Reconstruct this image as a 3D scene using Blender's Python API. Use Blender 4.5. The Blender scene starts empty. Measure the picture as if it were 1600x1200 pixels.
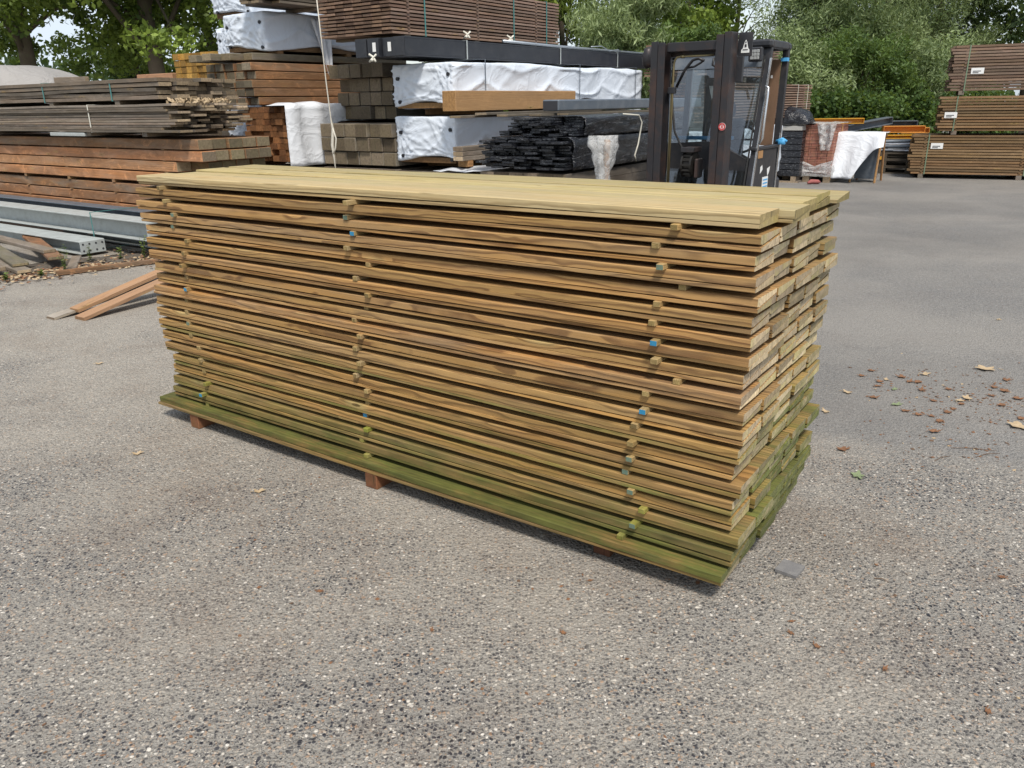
import bpy, math, random
import numpy as np
from mathutils import Vector, Matrix, noise as mnoise

random.seed(7)
rng = np.random.default_rng(7)
R = math.radians
SC = bpy.context.scene
COL = SC.collection

# ------------------------------------------------------------------ camera
PIT, ROLL, FPX, CAMH = R(19.4509), R(-0.95233), 1244.69, 1.6
cd = bpy.data.cameras.new('camera')
cam = bpy.data.objects.new('camera', cd)
COL.objects.link(cam)
cd.sensor_fit = 'HORIZONTAL'
cd.sensor_width = 36.0
cd.lens = FPX / 1600 * 36.0
cd.clip_start, cd.clip_end = 0.05, 2000
_r = Vector((1, 0, 0)); _f = Vector((0, math.cos(PIT), -math.sin(PIT))); _u = _r.cross(_f)
_r2 = math.cos(ROLL) * _r + math.sin(ROLL) * _u
_u2 = -math.sin(ROLL) * _r + math.cos(ROLL) * _u
cam.matrix_world = Matrix(((_r2.x, _u2.x, -_f.x, 0), (_r2.y, _u2.y, -_f.y, 0), (_r2.z, _u2.z, -_f.z, CAMH), (0, 0, 0, 1)))
SC.camera = cam

# ------------------------------------------------------------------ world, sun, exposure
SUN_EL, SUN_AZ = R(57), R(168)          # azimuth measured clockwise from +Y
w = bpy.data.worlds.new('World'); SC.world = w; w.use_nodes = True
nt = w.node_tree; nt.nodes.clear()
wo = nt.nodes.new('ShaderNodeOutputWorld'); bg = nt.nodes.new('ShaderNodeBackground')
sky = nt.nodes.new('ShaderNodeTexSky'); sky.sky_type = 'NISHITA'; sky.sun_disc = False
sky.sun_elevation = SUN_EL; sky.sun_rotation = SUN_AZ; sky.air_density = 1.0; sky.dust_density = 1.2; sky.ozone_density = 1.0
hs = nt.nodes.new('ShaderNodeHueSaturation'); hs.inputs['Saturation'].default_value = 0.55; hs.inputs['Value'].default_value = 1.1
tc = nt.nodes.new('ShaderNodeTexCoord'); nz = nt.nodes.new('ShaderNodeTexNoise'); nz.inputs['Scale'].default_value = 3.0; nz.inputs['Detail'].default_value = 6
rp = nt.nodes.new('ShaderNodeValToRGB'); rp.color_ramp.elements[0].position = .42; rp.color_ramp.elements[1].position = .62
mx = nt.nodes.new('ShaderNodeMix'); mx.data_type = 'RGBA'; mx.inputs[7].default_value = (5.1, 5.8, 6.5, 1)
nt.links.new(tc.outputs['Generated'], nz.inputs['Vector']); nt.links.new(nz.outputs['Fac'], rp.inputs['Fac'])
nt.links.new(sky.outputs[0], hs.inputs['Color']); nt.links.new(hs.outputs[0], mx.inputs[6]); nt.links.new(rp.outputs[0], mx.inputs[0])
nt.links.new(mx.outputs[2], bg.inputs['Color']); bg.inputs['Strength'].default_value = 0.108
nt.links.new(bg.outputs[0], wo.inputs['Surface'])
sd = bpy.data.lights.new('sun', 'SUN'); sd.energy = 2.8; sd.angle = R(10); sd.color = (1.0, .94, .855)
so = bpy.data.objects.new('sun', sd); COL.objects.link(so)
_d = Vector((math.sin(SUN_AZ) * math.cos(SUN_EL), math.cos(SUN_AZ) * math.cos(SUN_EL), math.sin(SUN_EL)))
so.rotation_euler = _d.to_track_quat('Z', 'Y').to_euler()
SC.view_settings.view_transform = 'Standard'; SC.view_settings.look = 'None'
SC.view_settings.exposure = 0.55; SC.view_settings.gamma = 1.0

# ------------------------------------------------------------------ material helpers
class NT:
    def __init__(s, name):
        s.m = bpy.data.materials.new(name); s.m.use_nodes = True
        s.t = s.m.node_tree; s.t.nodes.clear()
        s.out = s.n('ShaderNodeOutputMaterial'); s.b = s.n('ShaderNodeBsdfPrincipled')
        s.l(s.b.outputs[0], s.out.inputs['Surface'])
    def n(s, t, **k):
        x = s.t.nodes.new(t)
        for a, b in k.items(): setattr(x, a, b)
        return x
    def l(s, a, b): s.t.links.new(a, b)
    def put(s, v, sock):
        if hasattr(v, 'is_linked'): s.l(v, sock)
        elif v is not None: sock.default_value = v
    def math(s, op, a, b=None, clamp=False):
        x = s.n('ShaderNodeMath', operation=op, use_clamp=clamp); s.put(a, x.inputs[0])
        if b is not None: s.put(b, x.inputs[1])
        return x.outputs[0]
    def vmath(s, op, a, b=None):
        x = s.n('ShaderNodeVectorMath', operation=op); s.put(a, x.inputs[0])
        if b is not None: s.put(b, x.inputs[1])
        return x.outputs[1] if op in ('LENGTH',) else x.outputs[0]
    def mix(s, f, a, b, mode='MIX'):
        x = s.n('ShaderNodeMix', data_type='RGBA', blend_type=mode); x.clamp_factor = True
        s.put(f, x.inputs[0]); s.put(a, x.inputs[6]); s.put(b, x.inputs[7]); return x.outputs[2]
    def noise(s, v, scale, detail=3, rough=.55, dist=0, col=False):
        x = s.n('ShaderNodeTexNoise'); s.put(v, x.inputs['Vector'])
        x.inputs['Scale'].default_value = scale; x.inputs['Detail'].default_value = detail
        x.inputs['Roughness'].default_value = rough; x.inputs['Distortion'].default_value = dist
        return x.outputs['Color' if col else 'Fac']
    def vor(s, v, scale, feat='F1', out='Distance', rand=1):
        x = s.n('ShaderNodeTexVoronoi', feature=feat); s.put(v, x.inputs['Vector']); x.inputs['Scale'].default_value = scale
        x.inputs['Randomness'].default_value = rand
        return x.outputs[out]
    def ramp(s, f, stops, interp='LINEAR'):
        x = s.n('ShaderNodeValToRGB'); s.put(f, x.inputs[0]); e = x.color_ramp.elements; x.color_ramp.interpolation = interp
        while len(e) < len(stops): e.new(.5)
        for i, (p, c) in enumerate(stops):
            e[i].position = p; e[i].color = (c, c, c, 1) if isinstance(c, (int, float)) else (*c, 1)
        return x.outputs[0]
    def scale(s, v, sc, loc=(0, 0, 0)):
        x = s.n('ShaderNodeMapping'); s.put(v, x.inputs[0]); x.inputs['Scale'].default_value = sc; x.inputs['Location'].default_value = loc
        return x.outputs[0]
    def sep(s, v):
        x = s.n('ShaderNodeSeparateXYZ'); s.put(v, x.inputs[0]); return x.outputs
    def comb(s, a, b, c):
        x = s.n('ShaderNodeCombineXYZ'); s.put(a, x.inputs[0]); s.put(b, x.inputs[1]); s.put(c, x.inputs[2]); return x.outputs[0]
    def bump(s, h, strength, dist=.01):
        x = s.n('ShaderNodeBump'); s.put(h, x.inputs['Height']); x.inputs['Strength'].default_value = strength; x.inputs['Distance'].default_value = dist
        s.l(x.outputs[0], s.b.inputs['Normal'])
    def fin(s, col, rough, spec=.5, metal=0):
        s.put(col, s.b.inputs['Base Color']); s.put(rough, s.b.inputs['Roughness'])
        s.b.inputs['Specular IOR Level'].default_value = spec; s.b.inputs['Metallic'].default_value = metal
        return s.m

def c4(c): return (*c, 1)

def wood(name, c1, c2, end, grey=(.23, .2, .165), moss=(.075, .095, .014), ring=46, contrast=.75, knot=(.34, .22, .07), greyamt=0.25, rough=.75, fib=.35, lichen=(.40, .32, .10), lich=.0, blotch=.0):
    """solid timber: growth rings round a pith along local x, fibres, knots, grey weathering, moss, end grain"""
    s = NT(name)
    tcn = s.n('ShaderNodeTexCoord'); oi = s.n('ShaderNodeObjectInfo')
    at = s.n('ShaderNodeAttribute', attribute_name='bcol'); a = s.sep(at.outputs['Vector'])
    oc = s.sep(oi.outputs['Color'])
    rnd = s.math('ADD', oi.outputs['Random'], a[1])
    off = s.comb(s.math('MULTIPLY', rnd, 37.3), s.math('ADD', s.math('MULTIPLY', s.math('SINE', s.math('MULTIPLY', rnd, 91.7)), .09), .02),
                 s.math('MULTIPLY', s.math('SINE', s.math('MULTIPLY', rnd, 57.1)), .09))
    p = s.vmath('ADD', tcn.outputs['Object'], off)
    n1 = s.noise(s.scale(p, (1.1, 7, 7)), 1.0, 2, .5, 0, True)
    # knots
    kv = s.vor(s.scale(p, (1.9, 7, 7)), 1.0)
    kd = s.math('SUBTRACT', .24, kv, True)
    warp = s.vmath('MULTIPLY', s.vmath('SUBTRACT', n1, (.5, .5, .5)), (0, .055, .055))
    q = s.vmath('ADD', s.vmath('MULTIPLY', p, (.02, 1, 1)), warp)
    n2 = s.noise(s.scale(p, (4.5, 11, 11)), 1.0, 2, .5, 0, True)
    q = s.vmath('ADD', q, s.vmath('MULTIPLY', s.vmath('SUBTRACT', n2, (.5, .5, .5)), (0, .030, .030)))
    q = s.vmath('ADD', q, s.comb(0, s.math('MULTIPLY', kd, .09), s.math('MULTIPLY', kd, .12)))
    wv = s.n('ShaderNodeTexWave', wave_type='RINGS', rings_direction='X', wave_profile='SAW'); s.l(q, wv.inputs['Vector'])
    wv.inputs['Scale'].default_value = ring; wv.inputs['Distortion'].default_value = 1.6; wv.inputs['Detail'].default_value = 2; wv.inputs['Detail Scale'].default_value = .6
    rv = s.ramp(wv.outputs['Fac'], [(0, .05), (.50, .15), (.80, 1), (.93, .9), (1, .1)])
    fb = s.noise(s.scale(p, (2.2, 120, 120)), 1.0, 4, .72)
    f = s.math('ADD', s.math('MULTIPLY', rv, contrast), s.math('MULTIPLY', s.math('SUBTRACT', fb, .5), fib * 2), True)
    col = s.mix(f, c4(c1), c4(c2))
    hu = s.math('FRACT', s.math('MULTIPLY', rnd, 23.7))
    col = s.mix(1.0, col, s.ramp(hu, [(0, (1.06, .93, .84)), (.35, (1.0, 1.0, 1.0)), (.65, (.94, .95, .88)), (1, (1.12, 1.0, .86))]), 'MULTIPLY')
    sk = s.ramp(s.noise(s.scale(p, (1.7, 60, 60)), 1.0, 4, .7, .3), [(.56, 0), (.66, 1)])
    col = s.mix(s.math('MULTIPLY', sk, .38), col, c4([x * .40 for x in c1]))
    km = s.ramp(kv, [(.0, 1), (.05, .9), (.11, .5), (.17, 0)])
    kc = s.mix(s.ramp(kv, [(0, 1), (.045, 1), (.06, 0)]), c4(knot), (.05, .025, .01, 1))
    col = s.mix(s.math('MULTIPLY', km, .75), col, kc)
    # long dark weather streaks and large stains
    st = s.ramp(s.noise(s.scale(p, (.9, 26, 26)), 1.0, 4, .6), [(.52, 0), (.72, 1)])
    col = s.mix(s.math('MULTIPLY', st, .35), col, c4([x * .42 for x in c1]))
    gm = s.ramp(s.noise(s.scale(p, (1.3, 9, 9)), 1.0, 5, .65), [(.36, 0), (.66, 1)])
    ga = s.math('ADD', s.math('ADD', a[2], oc[2]), greyamt - 0.0)
    gcol = s.mix(f, c4(grey), c4([x * .55 for x in grey]))
    col = s.mix(s.math('MULTIPLY', gm, ga, True), col, gcol)
    if blotch:
        bn = s.noise(s.scale(p, (1.6, 5, 5)), 1.0, 5, .7, .8)
        col = s.mix(s.math('MULTIPLY', s.ramp(bn, [(.40, 0), (.62, 1)]), blotch), col, c4([x * .38 for x in c1]))
        col = s.mix(s.math('MULTIPLY', s.ramp(s.noise(s.scale(p, (5.5, 9, 9)), 1.0, 4, .7, 1.0), [(.56, 0), (.70, 1)]), blotch * .7), col, c4([min(1, x * 1.55) for x in c1]))
    # end grain
    no = s.sep(tcn.outputs['Normal'])
    ise = s.math('GREATER_THAN', s.math('ABSOLUTE', no[0]), .72)
    en = s.noise(s.scale(p, (30, 38, 38)), 1.0, 4, .7)
    ec = s.mix(s.ramp(en, [(.3, 0), (.7, 1)]), c4([x * .5 for x in end]), c4(end))
    ec = s.mix(s.math('MULTIPLY', rv, .35), ec, c4([x * .55 for x in end]))
    er = s.math('FRACT', s.math('MULTIPLY', rnd, 17.31))
    ec = s.mix(1.0, ec, s.ramp(er, [(0, (.55, .48, .42)), (.3, (.95, .88, .78)), (.6, (1.25, 1.15, .95)), (.8, (.7, .62, .5)), (1, (1.5, 1.42, 1.3))]), 'MULTIPLY')
    ec = s.mix(s.math('MULTIPLY', s.math('MULTIPLY', s.ramp(s.noise(p, 9, 4, .6), [(.45, 0), (.6, 1)]), s.math('GREATER_THAN', s.math('FRACT', s.math('MULTIPLY', rnd, 7.7)), .45)), lich), ec, c4(lichen))
    ec = s.mix(s.math('MULTIPLY', s.ramp(s.noise(s.scale(p, (1, 60, 9)), 1.0, 3, .6), [(.62, 0), (.68, 1)]), .7), ec, c4([x * .2 for x in end]))
    col = s.mix(ise, col, ec)
    # moss
    mn = s.ramp(s.noise(s.scale(p, (1.6, 6, 6)), 2.0, 6, .7), [(.30, 0), (.62, 1)])
    ml = s.math('MULTIPLY', s.math('MULTIPLY', oc[1], s.math('ADD', mn, s.math('MULTIPLY', oc[1], .55))), 1.0, True)
    mc = s.mix(s.ramp(s.math('ADD', s.math('MULTIPLY', fb, .45), s.math('MULTIPLY', s.noise(s.scale(p, (3, 9, 9)), 1.7, 4, .65), .55)), [(.36, 0), (.64, 1)]), c4(moss), c4([moss[0] * 3.6, moss[1] * 3.1, moss[2] * 2.6]))
    col = s.mix(s.math('MULTIPLY', ml, .86), col, mc)
    tone = s.math('MULTIPLY', oc[0], s.math('ADD', a[0], 1.0))
    col = s.mix(1.0, col, s.comb(tone, tone, tone), 'MULTIPLY')
    s.bump(s.math('ADD', s.math('MULTIPLY', rv, .6), s.math('MULTIPLY', fb, .9)), .35, .0025)
    return s.fin(col, rough, .3)

def plain(name, c, rough=.6, metal=0, var=.15, spec=.5, dirt=None, dirtamt=.5, scale=3, bump=0, bscale=40):
    s = NT(name); tcn = s.n('ShaderNodeTexCoord'); oi = s.n('ShaderNodeObjectInfo')
    p = s.vmath('ADD', tcn.outputs['Object'], s.comb(s.math('MULTIPLY', oi.outputs['Random'], 31.0), 0, 0))
    n = s.noise(p, scale, 5, .6)
    col = s.mix(n, c4([x * (1 - var) for x in c]), c4([min(1, x * (1 + var)) for x in c]))
    if dirt is not None:
        d = s.ramp(s.noise(p, scale * 2.3, 6, .7), [(.45, 0), (.68, 1)])
        col = s.mix(s.math('MULTIPLY', d, dirtamt), col, c4(dirt))
    if bump: s.bump(s.noise(p, bscale, 4, .6), bump, .004)
    rr = s.math('ADD', s.math('MULTIPLY', s.math('SUBTRACT', s.noise(p, scale * 4, 3), .5), .25), rough, True)
    return s.fin(col, rr, spec, metal)

def foliage(name, dark, light, trans=.35, rough=.55):
    s = NT(name); at = s.n('ShaderNodeAttribute', attribute_name='bcol'); a = s.sep(at.outputs['Vector'])
    col = s.mix(a[0], c4(dark), c4(light))
    s.fin(col, rough, .35)
    tr = s.n('ShaderNodeBsdfTranslucent'); s.l(s.mix(.5, col, (.28, .36, .05, 1)), tr.inputs[0])
    mx = s.n('ShaderNodeMixShader'); mx.inputs[0].default_value = trans
    s.l(s.b.outputs[0], mx.inputs[1]); s.l(tr.outputs[0], mx.inputs[2]); s.l(mx.outputs[0], s.out.inputs['Surface'])
    return s.m

def glassmat(name, tint=(.90, .94, .95), haze=.03):
    s = NT(name)
    tr = s.n('ShaderNodeBsdfTransparent'); tr.inputs[0].default_value = c4(tint)
    gl = s.n('ShaderNodeBsdfGlossy'); gl.inputs['Roughness'].default_value = .03
    df = s.n('ShaderNodeBsdfDiffuse'); df.inputs[0].default_value = (.45, .46, .46, 1)
    fr = s.n('ShaderNodeFresnel'); fr.inputs[0].default_value = 1.9
    m1 = s.n('ShaderNodeMixShader'); s.l(fr.outputs[0], m1.inputs[0]); s.l(tr.outputs[0], m1.inputs[1]); s.l(gl.outputs[0], m1.inputs[2])
    tcn = s.n('ShaderNodeTexCoord'); m2 = s.n('ShaderNodeMixShader')
    s.l(s.math('MULTIPLY', s.noise(s.scale(tcn.outputs['Object'], (1, 1, .5)), 3, 5, .6), haze * 2), m2.inputs[0])
    s.l(m1.outputs[0], m2.inputs[1]); s.l(df.outputs[0], m2.inputs[2]); s.l(m2.outputs[0], s.out.inputs['Surface'])
    return s.m

def filmmat(name, amt=.45, col=(.8, .82, .84)):
    """crumpled clear plastic film"""
    s = NT(name); tcn = s.n('ShaderNodeTexCoord')
    s.fin(c4(col), .22, .6)
    n = s.noise(tcn.outputs['Object'], 11, 6, .65, 1.2)
    s.bump(n, .9, .03)
    tr = s.n('ShaderNodeBsdfTransparent'); mx = s.n('ShaderNodeMixShader')
    s.l(s.ramp(n, [(.35, amt * .45), (.65, min(1, amt * 1.6))]), mx.inputs[0])
    s.l(tr.outputs[0], mx.inputs[1]); s.l(s.b.outputs[0], mx.inputs[2]); s.l(mx.outputs[0], s.out.inputs['Surface'])
    return s.m

def tarp(name, col, rough=.45, fine=.35, spec=.4):
    s = NT(name); tcn = s.n('ShaderNodeTexCoord'); p = tcn.outputs['Object']
    n0 = s.noise(s.scale(p, (.8, 1, 1.3)), 2.6, 3, .5, 1.2); n = s.math('POWER', s.math('SUBTRACT', 1.0, s.math('ABSOLUTE', s.math('SUBTRACT', s.math('MULTIPLY', n0, 4.0), 2.0)), True), 3.0); n2 = s.noise(p, 6, 4, .6, 1.0)
    d = s.ramp(s.noise(s.scale(p, (1, 1, .4)), 2.5, 6, .7), [(.5, 0), (.8, 1)])
    c = s.mix(s.math('MULTIPLY', d, .35), c4(col), c4([col[0] * .62, col[1] * .6, col[2] * .56]))
    s.bump(s.math('ADD', n, s.math('MULTIPLY', n2, .35)), fine, .06)
    return s.fin(c, rough, spec)

# ------------------------------------------------------------------ mesh builder
class MB:
    def __init__(s): s.v = []; s.f = []; s.mi = []; s.bc = []
    def add(s, vs, fs, mi=0, bc=(0, 0, 0), M=None):
        o = len(s.v)
        for p in vs:
            p = Vector(p)
            if M is not None: p = M @ p
            s.v.append(tuple(p))
        for f in fs: s.f.append([o + i for i in f]); s.mi.append(mi); s.bc.append(bc)
        return s
    def box(s, x0, x1, y0, y1, z0, z1, b=0, mi=0, bc=(0, 0, 0), M=None, endmi=None):
        if b <= 0:
            vs = [(x, y, z) for x in (x0, x1) for y in (y0, y1) for z in (z0, z1)]
            fs = [(0, 1, 3, 2), (4, 6, 7, 5), (0, 4, 5, 1), (2, 3, 7, 6), (0, 2, 6, 4), (1, 5, 7, 3)]
            s.add(vs, fs, mi, bc, M)
            if endmi is not None: s.mi[-6] = endmi; s.mi[-5] = endmi
            return s
        X, Y, Z = (x0, x1), (y0, y1), (z0, z1); vs = []; idx = {}
        for i in (0, 1):
            for j in (0, 1):
                for k in (0, 1):
                    sx, sy, sz = 1 - 2 * i, 1 - 2 * j, 1 - 2 * k
                    idx[i, j, k, 0] = len(vs); vs.append((X[i], Y[j] + sy * b, Z[k] + sz * b))
                    idx[i, j, k, 1] = len(vs); vs.append((X[i] + sx * b, Y[j], Z[k] + sz * b))
                    idx[i, j, k, 2] = len(vs); vs.append((X[i] + sx * b, Y[j] + sy * b, Z[k]))
        fs = []
        q = [(0, 0), (1, 0), (1, 1), (0, 1)]
        for e in (0, 1):
            fs.append([idx[e, a, c, 0] for a, c in q]); fs.append([idx[a, e, c, 1] for a, c in q]); fs.append([idx[a, c, e, 2] for a, c in q])
        for e in (0, 1):
            for g in (0, 1):
                fs.append([idx[0, e, g, 1], idx[1, e, g, 1], idx[1, e, g, 2], idx[0, e, g, 2]])
                fs.append([idx[e, 0, g, 0], idx[e, 1, g, 0], idx[e, 1, g, 2], idx[e, 0, g, 2]])
                fs.append([idx[e, g, 0, 0], idx[e, g, 1, 0], idx[e, g, 1, 1], idx[e, g, 0, 1]])
        for i in (0, 1):
            for j in (0, 1):
                for k in (0, 1): fs.append([idx[i, j, k, 0], idx[i, j, k, 1], idx[i, j, k, 2]])
        return s.add(vs, fs, mi, bc, M)
    def prism(s, prof, xs, mi=0, bc=(0, 0, 0), fn=None, M=None, endmi=None):
        """profile (y,z) swept along x stations; fn(x,y,z)->xyz warps"""
        n = len(prof); vs = []
        for x in xs:
            for (y, z) in prof: vs.append(fn(x, y, z) if fn else (x, y, z))
        fs = []
        for i in range(len(xs) - 1):
            for j in range(n):
                a, b = i * n + j, i * n + (j + 1) % n
                fs.append((a, b, b + n, a + n))
        k = len(s.f)
        s.add(vs, fs, mi, bc, M)
        e = mi if endmi is None else endmi
        o = len(s.v) - len(vs)
        s.f.append([o + i for i in range(n)][::-1]); s.mi.append(e); s.bc.append(bc)
        s.f.append([o + (len(xs) - 1) * n + i for i in range(n)]); s.mi.append(e); s.bc.append(bc)
        return s
    def tube(s, pts, r, seg=8, mi=0, caps=True, bc=(0, 0, 0)):
        pts = [Vector(p) for p in pts]; vs = []; n = len(pts)
        rad = r if isinstance(r, (list, tuple)) else [r] * n
        up = None
        for i, p in enumerate(pts):
            d = (pts[min(i + 1, n - 1)] - pts[max(i - 1, 0)]).normalized()
            if up is None:
                up = d.orthogonal().normalized()
            up = (up - d * up.dot(d)).normalized(); sd = d.cross(up)
            for k in range(seg):
                a = 2 * math.pi * k / seg
                vs.append(p + rad[i] * (math.cos(a) * up + math.sin(a) * sd))
        fs = [(i * seg + k, i * seg + (k + 1) % seg, (i + 1) * seg + (k + 1) % seg, (i + 1) * seg + k) for i in range(n - 1) for k in range(seg)]
        if caps:
            fs.append(list(range(seg))[::-1]); fs.append([(n - 1) * seg + k for k in range(seg)])
        return s.add(vs, fs, mi, bc)
    def cyl(s, c, ax, r, h, seg=20, mi=0, r2=None):
        c = Vector(c); a = Vector(ax).normalized()
        return s.tube([c - a * h / 2, c + a * h / 2], [r, r if r2 is None else r2], seg, mi)
    def sheet(s, P, th=.004, mi=0, bc=(0, 0, 0)):
        """grid P[i][j] of points given a small real thickness"""
        ni, nj = len(P), len(P[0]); A = np.array(P, float)
        du = np.gradient(A, axis=0); dv = np.gradient(A, axis=1); N = np.cross(du, dv); N /= (np.linalg.norm(N, axis=2, keepdims=True) + 1e-9)
        B = A - N * th
        vs = [tuple(x) for x in A.reshape(-1, 3)] + [tuple(x) for x in B.reshape(-1, 3)]; o = ni * nj; fs = []
        for i in range(ni - 1):
            for j in range(nj - 1):
                a, b, c, d = i * nj + j, (i + 1) * nj + j, (i + 1) * nj + j + 1, i * nj + j + 1
                fs.append((a, b, c, d)); fs.append((o + a, o + d, o + c, o + b))
        for i in range(ni - 1):
            for j in (0, nj - 1): a, b = i * nj + j, (i + 1) * nj + j; fs.append((a, b, o + b, o + a))
        for j in range(nj - 1):
            for i in (0, ni - 1): a, b = i * nj + j, i * nj + j + 1; fs.append((a, b, o + b, o + a))
        return s.add(vs, fs, mi, bc)
    def mesh(s, name, mats, smooth=False):
        me = bpy.data.meshes.new(name)
        me.from_pydata(s.v, [], s.f)
        for m in (mats if isinstance(mats, (list, tuple)) else [mats]): me.materials.append(m)
        me.polygons.foreach_set('material_index', s.mi)
        if any(b != (0, 0, 0) for b in s.bc):
            at = me.attributes.new('bcol', 'FLOAT_VECTOR', 'FACE'); at.data.foreach_set('vector', np.array(s.bc, float).ravel())
        import bmesh
        bm = bmesh.new(); bm.from_mesh(me); bmesh.ops.recalc_face_normals(bm, faces=bm.faces); bm.to_mesh(me); bm.free()
        if smooth: me.polygons.foreach_set('use_smooth', [True] * len(me.polygons))
        me.update(); return me
    def build(s, name, mats, parent=None, smooth=False, color=(1, 0, 0, 1)):
        return link(name, s.mesh(name, mats, smooth), parent, color)

def link(name, me, parent=None, color=(1, 0, 0, 1)):
    o = bpy.data.objects.new(name, me); COL.objects.link(o); o.color = color
    if parent is not None: o.parent = parent
    return o
def tag(o, label, cat, group=None, kind=None):
    if label: o['label'] = label
    if cat: o['category'] = cat
    if group: o['group'] = group
    if kind: o['kind'] = kind
    elif cat: o['kind'] = 'thing'
    return o
def thing(name, label, cat, loc=(0, 0, 0), rz=0, group=None):
    o = bpy.data.objects.new(name, None); COL.objects.link(o); o.empty_display_size = .1
    o.location = loc; o.rotation_euler = (0, 0, rz)
    return tag(o, label, cat, group)
def place(o, loc, rz=0):
    o.location = loc; o.rotation_euler = (0, 0, rz); return o
ORD = ['zeroth', 'first', 'second', 'third', 'fourth', 'fifth', 'sixth', 'seventh', 'eighth', 'ninth', 'tenth', 'eleventh', 'twelfth', 'thirteenth',
       'fourteenth', 'fifteenth', 'sixteenth', 'seventeenth', 'eighteenth', 'nineteenth', 'twentieth']

# ------------------------------------------------------------------ materials
M = {}
M['board'] = wood('treated_pine', (.465, .27, .098), (.15, .068, .024), (.64, .545, .41), grey=(.26, .205, .145), moss=(.040, .058, .014), ring=17, contrast=.82, knot=(.55, .42, .18), greyamt=.18, fib=.55, lich=.55, lichen=(.50, .43, .17), blotch=.15)
M['pale'] = wood('pale_pine', (.52, .39, .195), (.29, .195, .085), (.40, .33, .18), grey=(.40, .36, .24), moss=(.10, .11, .02), ring=14, contrast=.85, knot=(.34, .20, .07), greyamt=.4, fib=.4, lich=.5, blotch=.12)
M['stick'] = wood('sticker_pine', (.36, .25, .11), (.24, .15, .06), (.36, .27, .13), ring=60, contrast=.5)
M['red'] = wood('red_hardwood', (.22, .085, .047), (.12, .045, .027), (.20, .08, .05), ring=60, contrast=.4, greyamt=.1)
M['larch'] = wood('weathered_larch', (.34, .165, .075), (.17, .08, .038), (.23, .20, .155), grey=(.20, .165, .13), moss=(.05, .06, .02), ring=26, contrast=.7, greyamt=.45, blotch=.7)
M['grey'] = wood('grey_timber', (.20, .165, .13), (.12, .095, .072), (.21, .175, .14), grey=(.22, .20, .175), ring=34, contrast=.6, greyamt=.6, blotch=.4)
M['plank'] = wood('weathered_plank', (.205, .165, .13), (.105, .08, .06), (.34, .28, .215), grey=(.22, .195, .17), moss=(.06, .07, .018), ring=40, contrast=.5, greyamt=.55, blotch=.5)
M['orange'] = wood('orange_timber', (.33, .155, .065), (.19, .082, .035), (.33, .165, .08), grey=(.2, .15, .12), ring=40, contrast=.55, greyamt=.2, blotch=.5)
M['honey'] = wood('honey_beam', (.42, .245, .115), (.27, .14, .058), (.44, .27, .13), ring=20, contrast=.6, greyamt=.1, blotch=.25)
M['yellow'] = wood('yellow_timber', (.46, .28, .07), (.25, .13, .03), (.46, .28, .075), ring=40, contrast=.7, greyamt=.05)
M['pinkpine'] = wood('pink_timber', (.45, .26, .15), (.33, .17, .09), (.45, .28, .17), ring=30, contrast=.5, greyamt=.12)
M['brown'] = wood('thermo_brown', (.25, .165, .125), (.15, .095, .07), (.22, .15, .115), grey=(.27, .22, .19), ring=40, contrast=.5, greyamt=.35, blotch=.4)
M['packpine'] = wood('pack_pine', (.25, .155, .075), (.12, .07, .033), (.22, .15, .08), ring=34, contrast=.5, greyamt=.2, blotch=.4)
M['blue'] = plain('blue_paint', (.02, .20, .37), .6, var=.25, dirt=(.05, .2, .25), dirtamt=.5, scale=60)
M['teal'] = plain('teal_stain', (.10, .17, .13), .8, var=.35, dirt=(.2, .16, .08), dirtamt=.7, scale=60)
M['strap_teal'] = plain('teal_strap', (.06, .20, .19), .5)
M['strap_green'] = plain('green_strap', (.16, .22, .14), .5)
M['strap_white'] = plain('white_strap', (.62, .60, .52), .6)
M['white'] = tarp('white_wrap', (.63, .68, .75), .3, .13)
M['whitefilm'] = tarp('white_sheet', (.66, .68, .71), .36, .16)
M['greytarp'] = tarp('grey_tarp', (.30, .285, .27), .7, .3, .2)
M['blackdisc'] = plain('black_rubber', (.015, .016, .02), .5)
M['blacksteel'] = plain('black_steel', (.020, .022, .028), .42, 0, .25, .5, (.05, .05, .052), .4)
M['bluesteel'] = plain('grey_painted_steel', (.37, .395, .385), .5, 0, .1, .5, (.22, .22, .2), .45, 4)
M['darksteel'] = plain('dark_slate_steel', (.09, .11, .135), .4, 0, .2, .5, (.2, .21, .22), .5)
M['galv'] = plain('galvanised_pipe', (.34, .37, .40), .35, .6, .2)
M['silver'] = plain('silver_tube', (.45, .46, .48), .35, .8, .2, .5, (.12, .08, .05), .5)
M['brass'] = plain('brass_pipe', (.32, .26, .14), .4, .7, .2)
M['flblack'] = plain('forklift_black', (.022, .023, .027), .45, 0, .3, .5, (.06, .05, .045), .5, 5)
M['mast'] = plain('mast_steel', (.026, .025, .028), .45, .2, .3, .5, (.085, .042, .027), .65, 2.2, .3, 25)
M['chain'] = plain('oily_chain', (.03, .027, .024), .45, .5)
M['rubber'] = plain('tyre_rubber', (.02, .02, .021), .8)
M['seat'] = plain('seat_vinyl', (.03, .032, .04), .6)
M['plywood'] = plain('brown_panel', (.17, .10, .06), .6, 0, .2, .4, (.08, .05, .03), .5)
M['label'] = plain('white_label', (.74, .74, .72), .5, 0, .04)
M['ink'] = plain('black_print', (.03, .03, .035), .6)  # print, and the painted dark of holes and the tube end
M['redrag'] = plain('faded_red_cloth', (.30, .09, .08), .8, 0, .4)
M['redpaint'] = plain('red_sticker', (.5, .03, .03), .5)
M['bluetape'] = plain('blue_tape', (.07, .33, .62), .5)
M['chrome'] = plain('bright_bar', (.62, .63, .64), .25, .85, .08)
M['lamp'] = plain('lamp_lens', (.42, .43, .42), .2, .3, .1)
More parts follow.
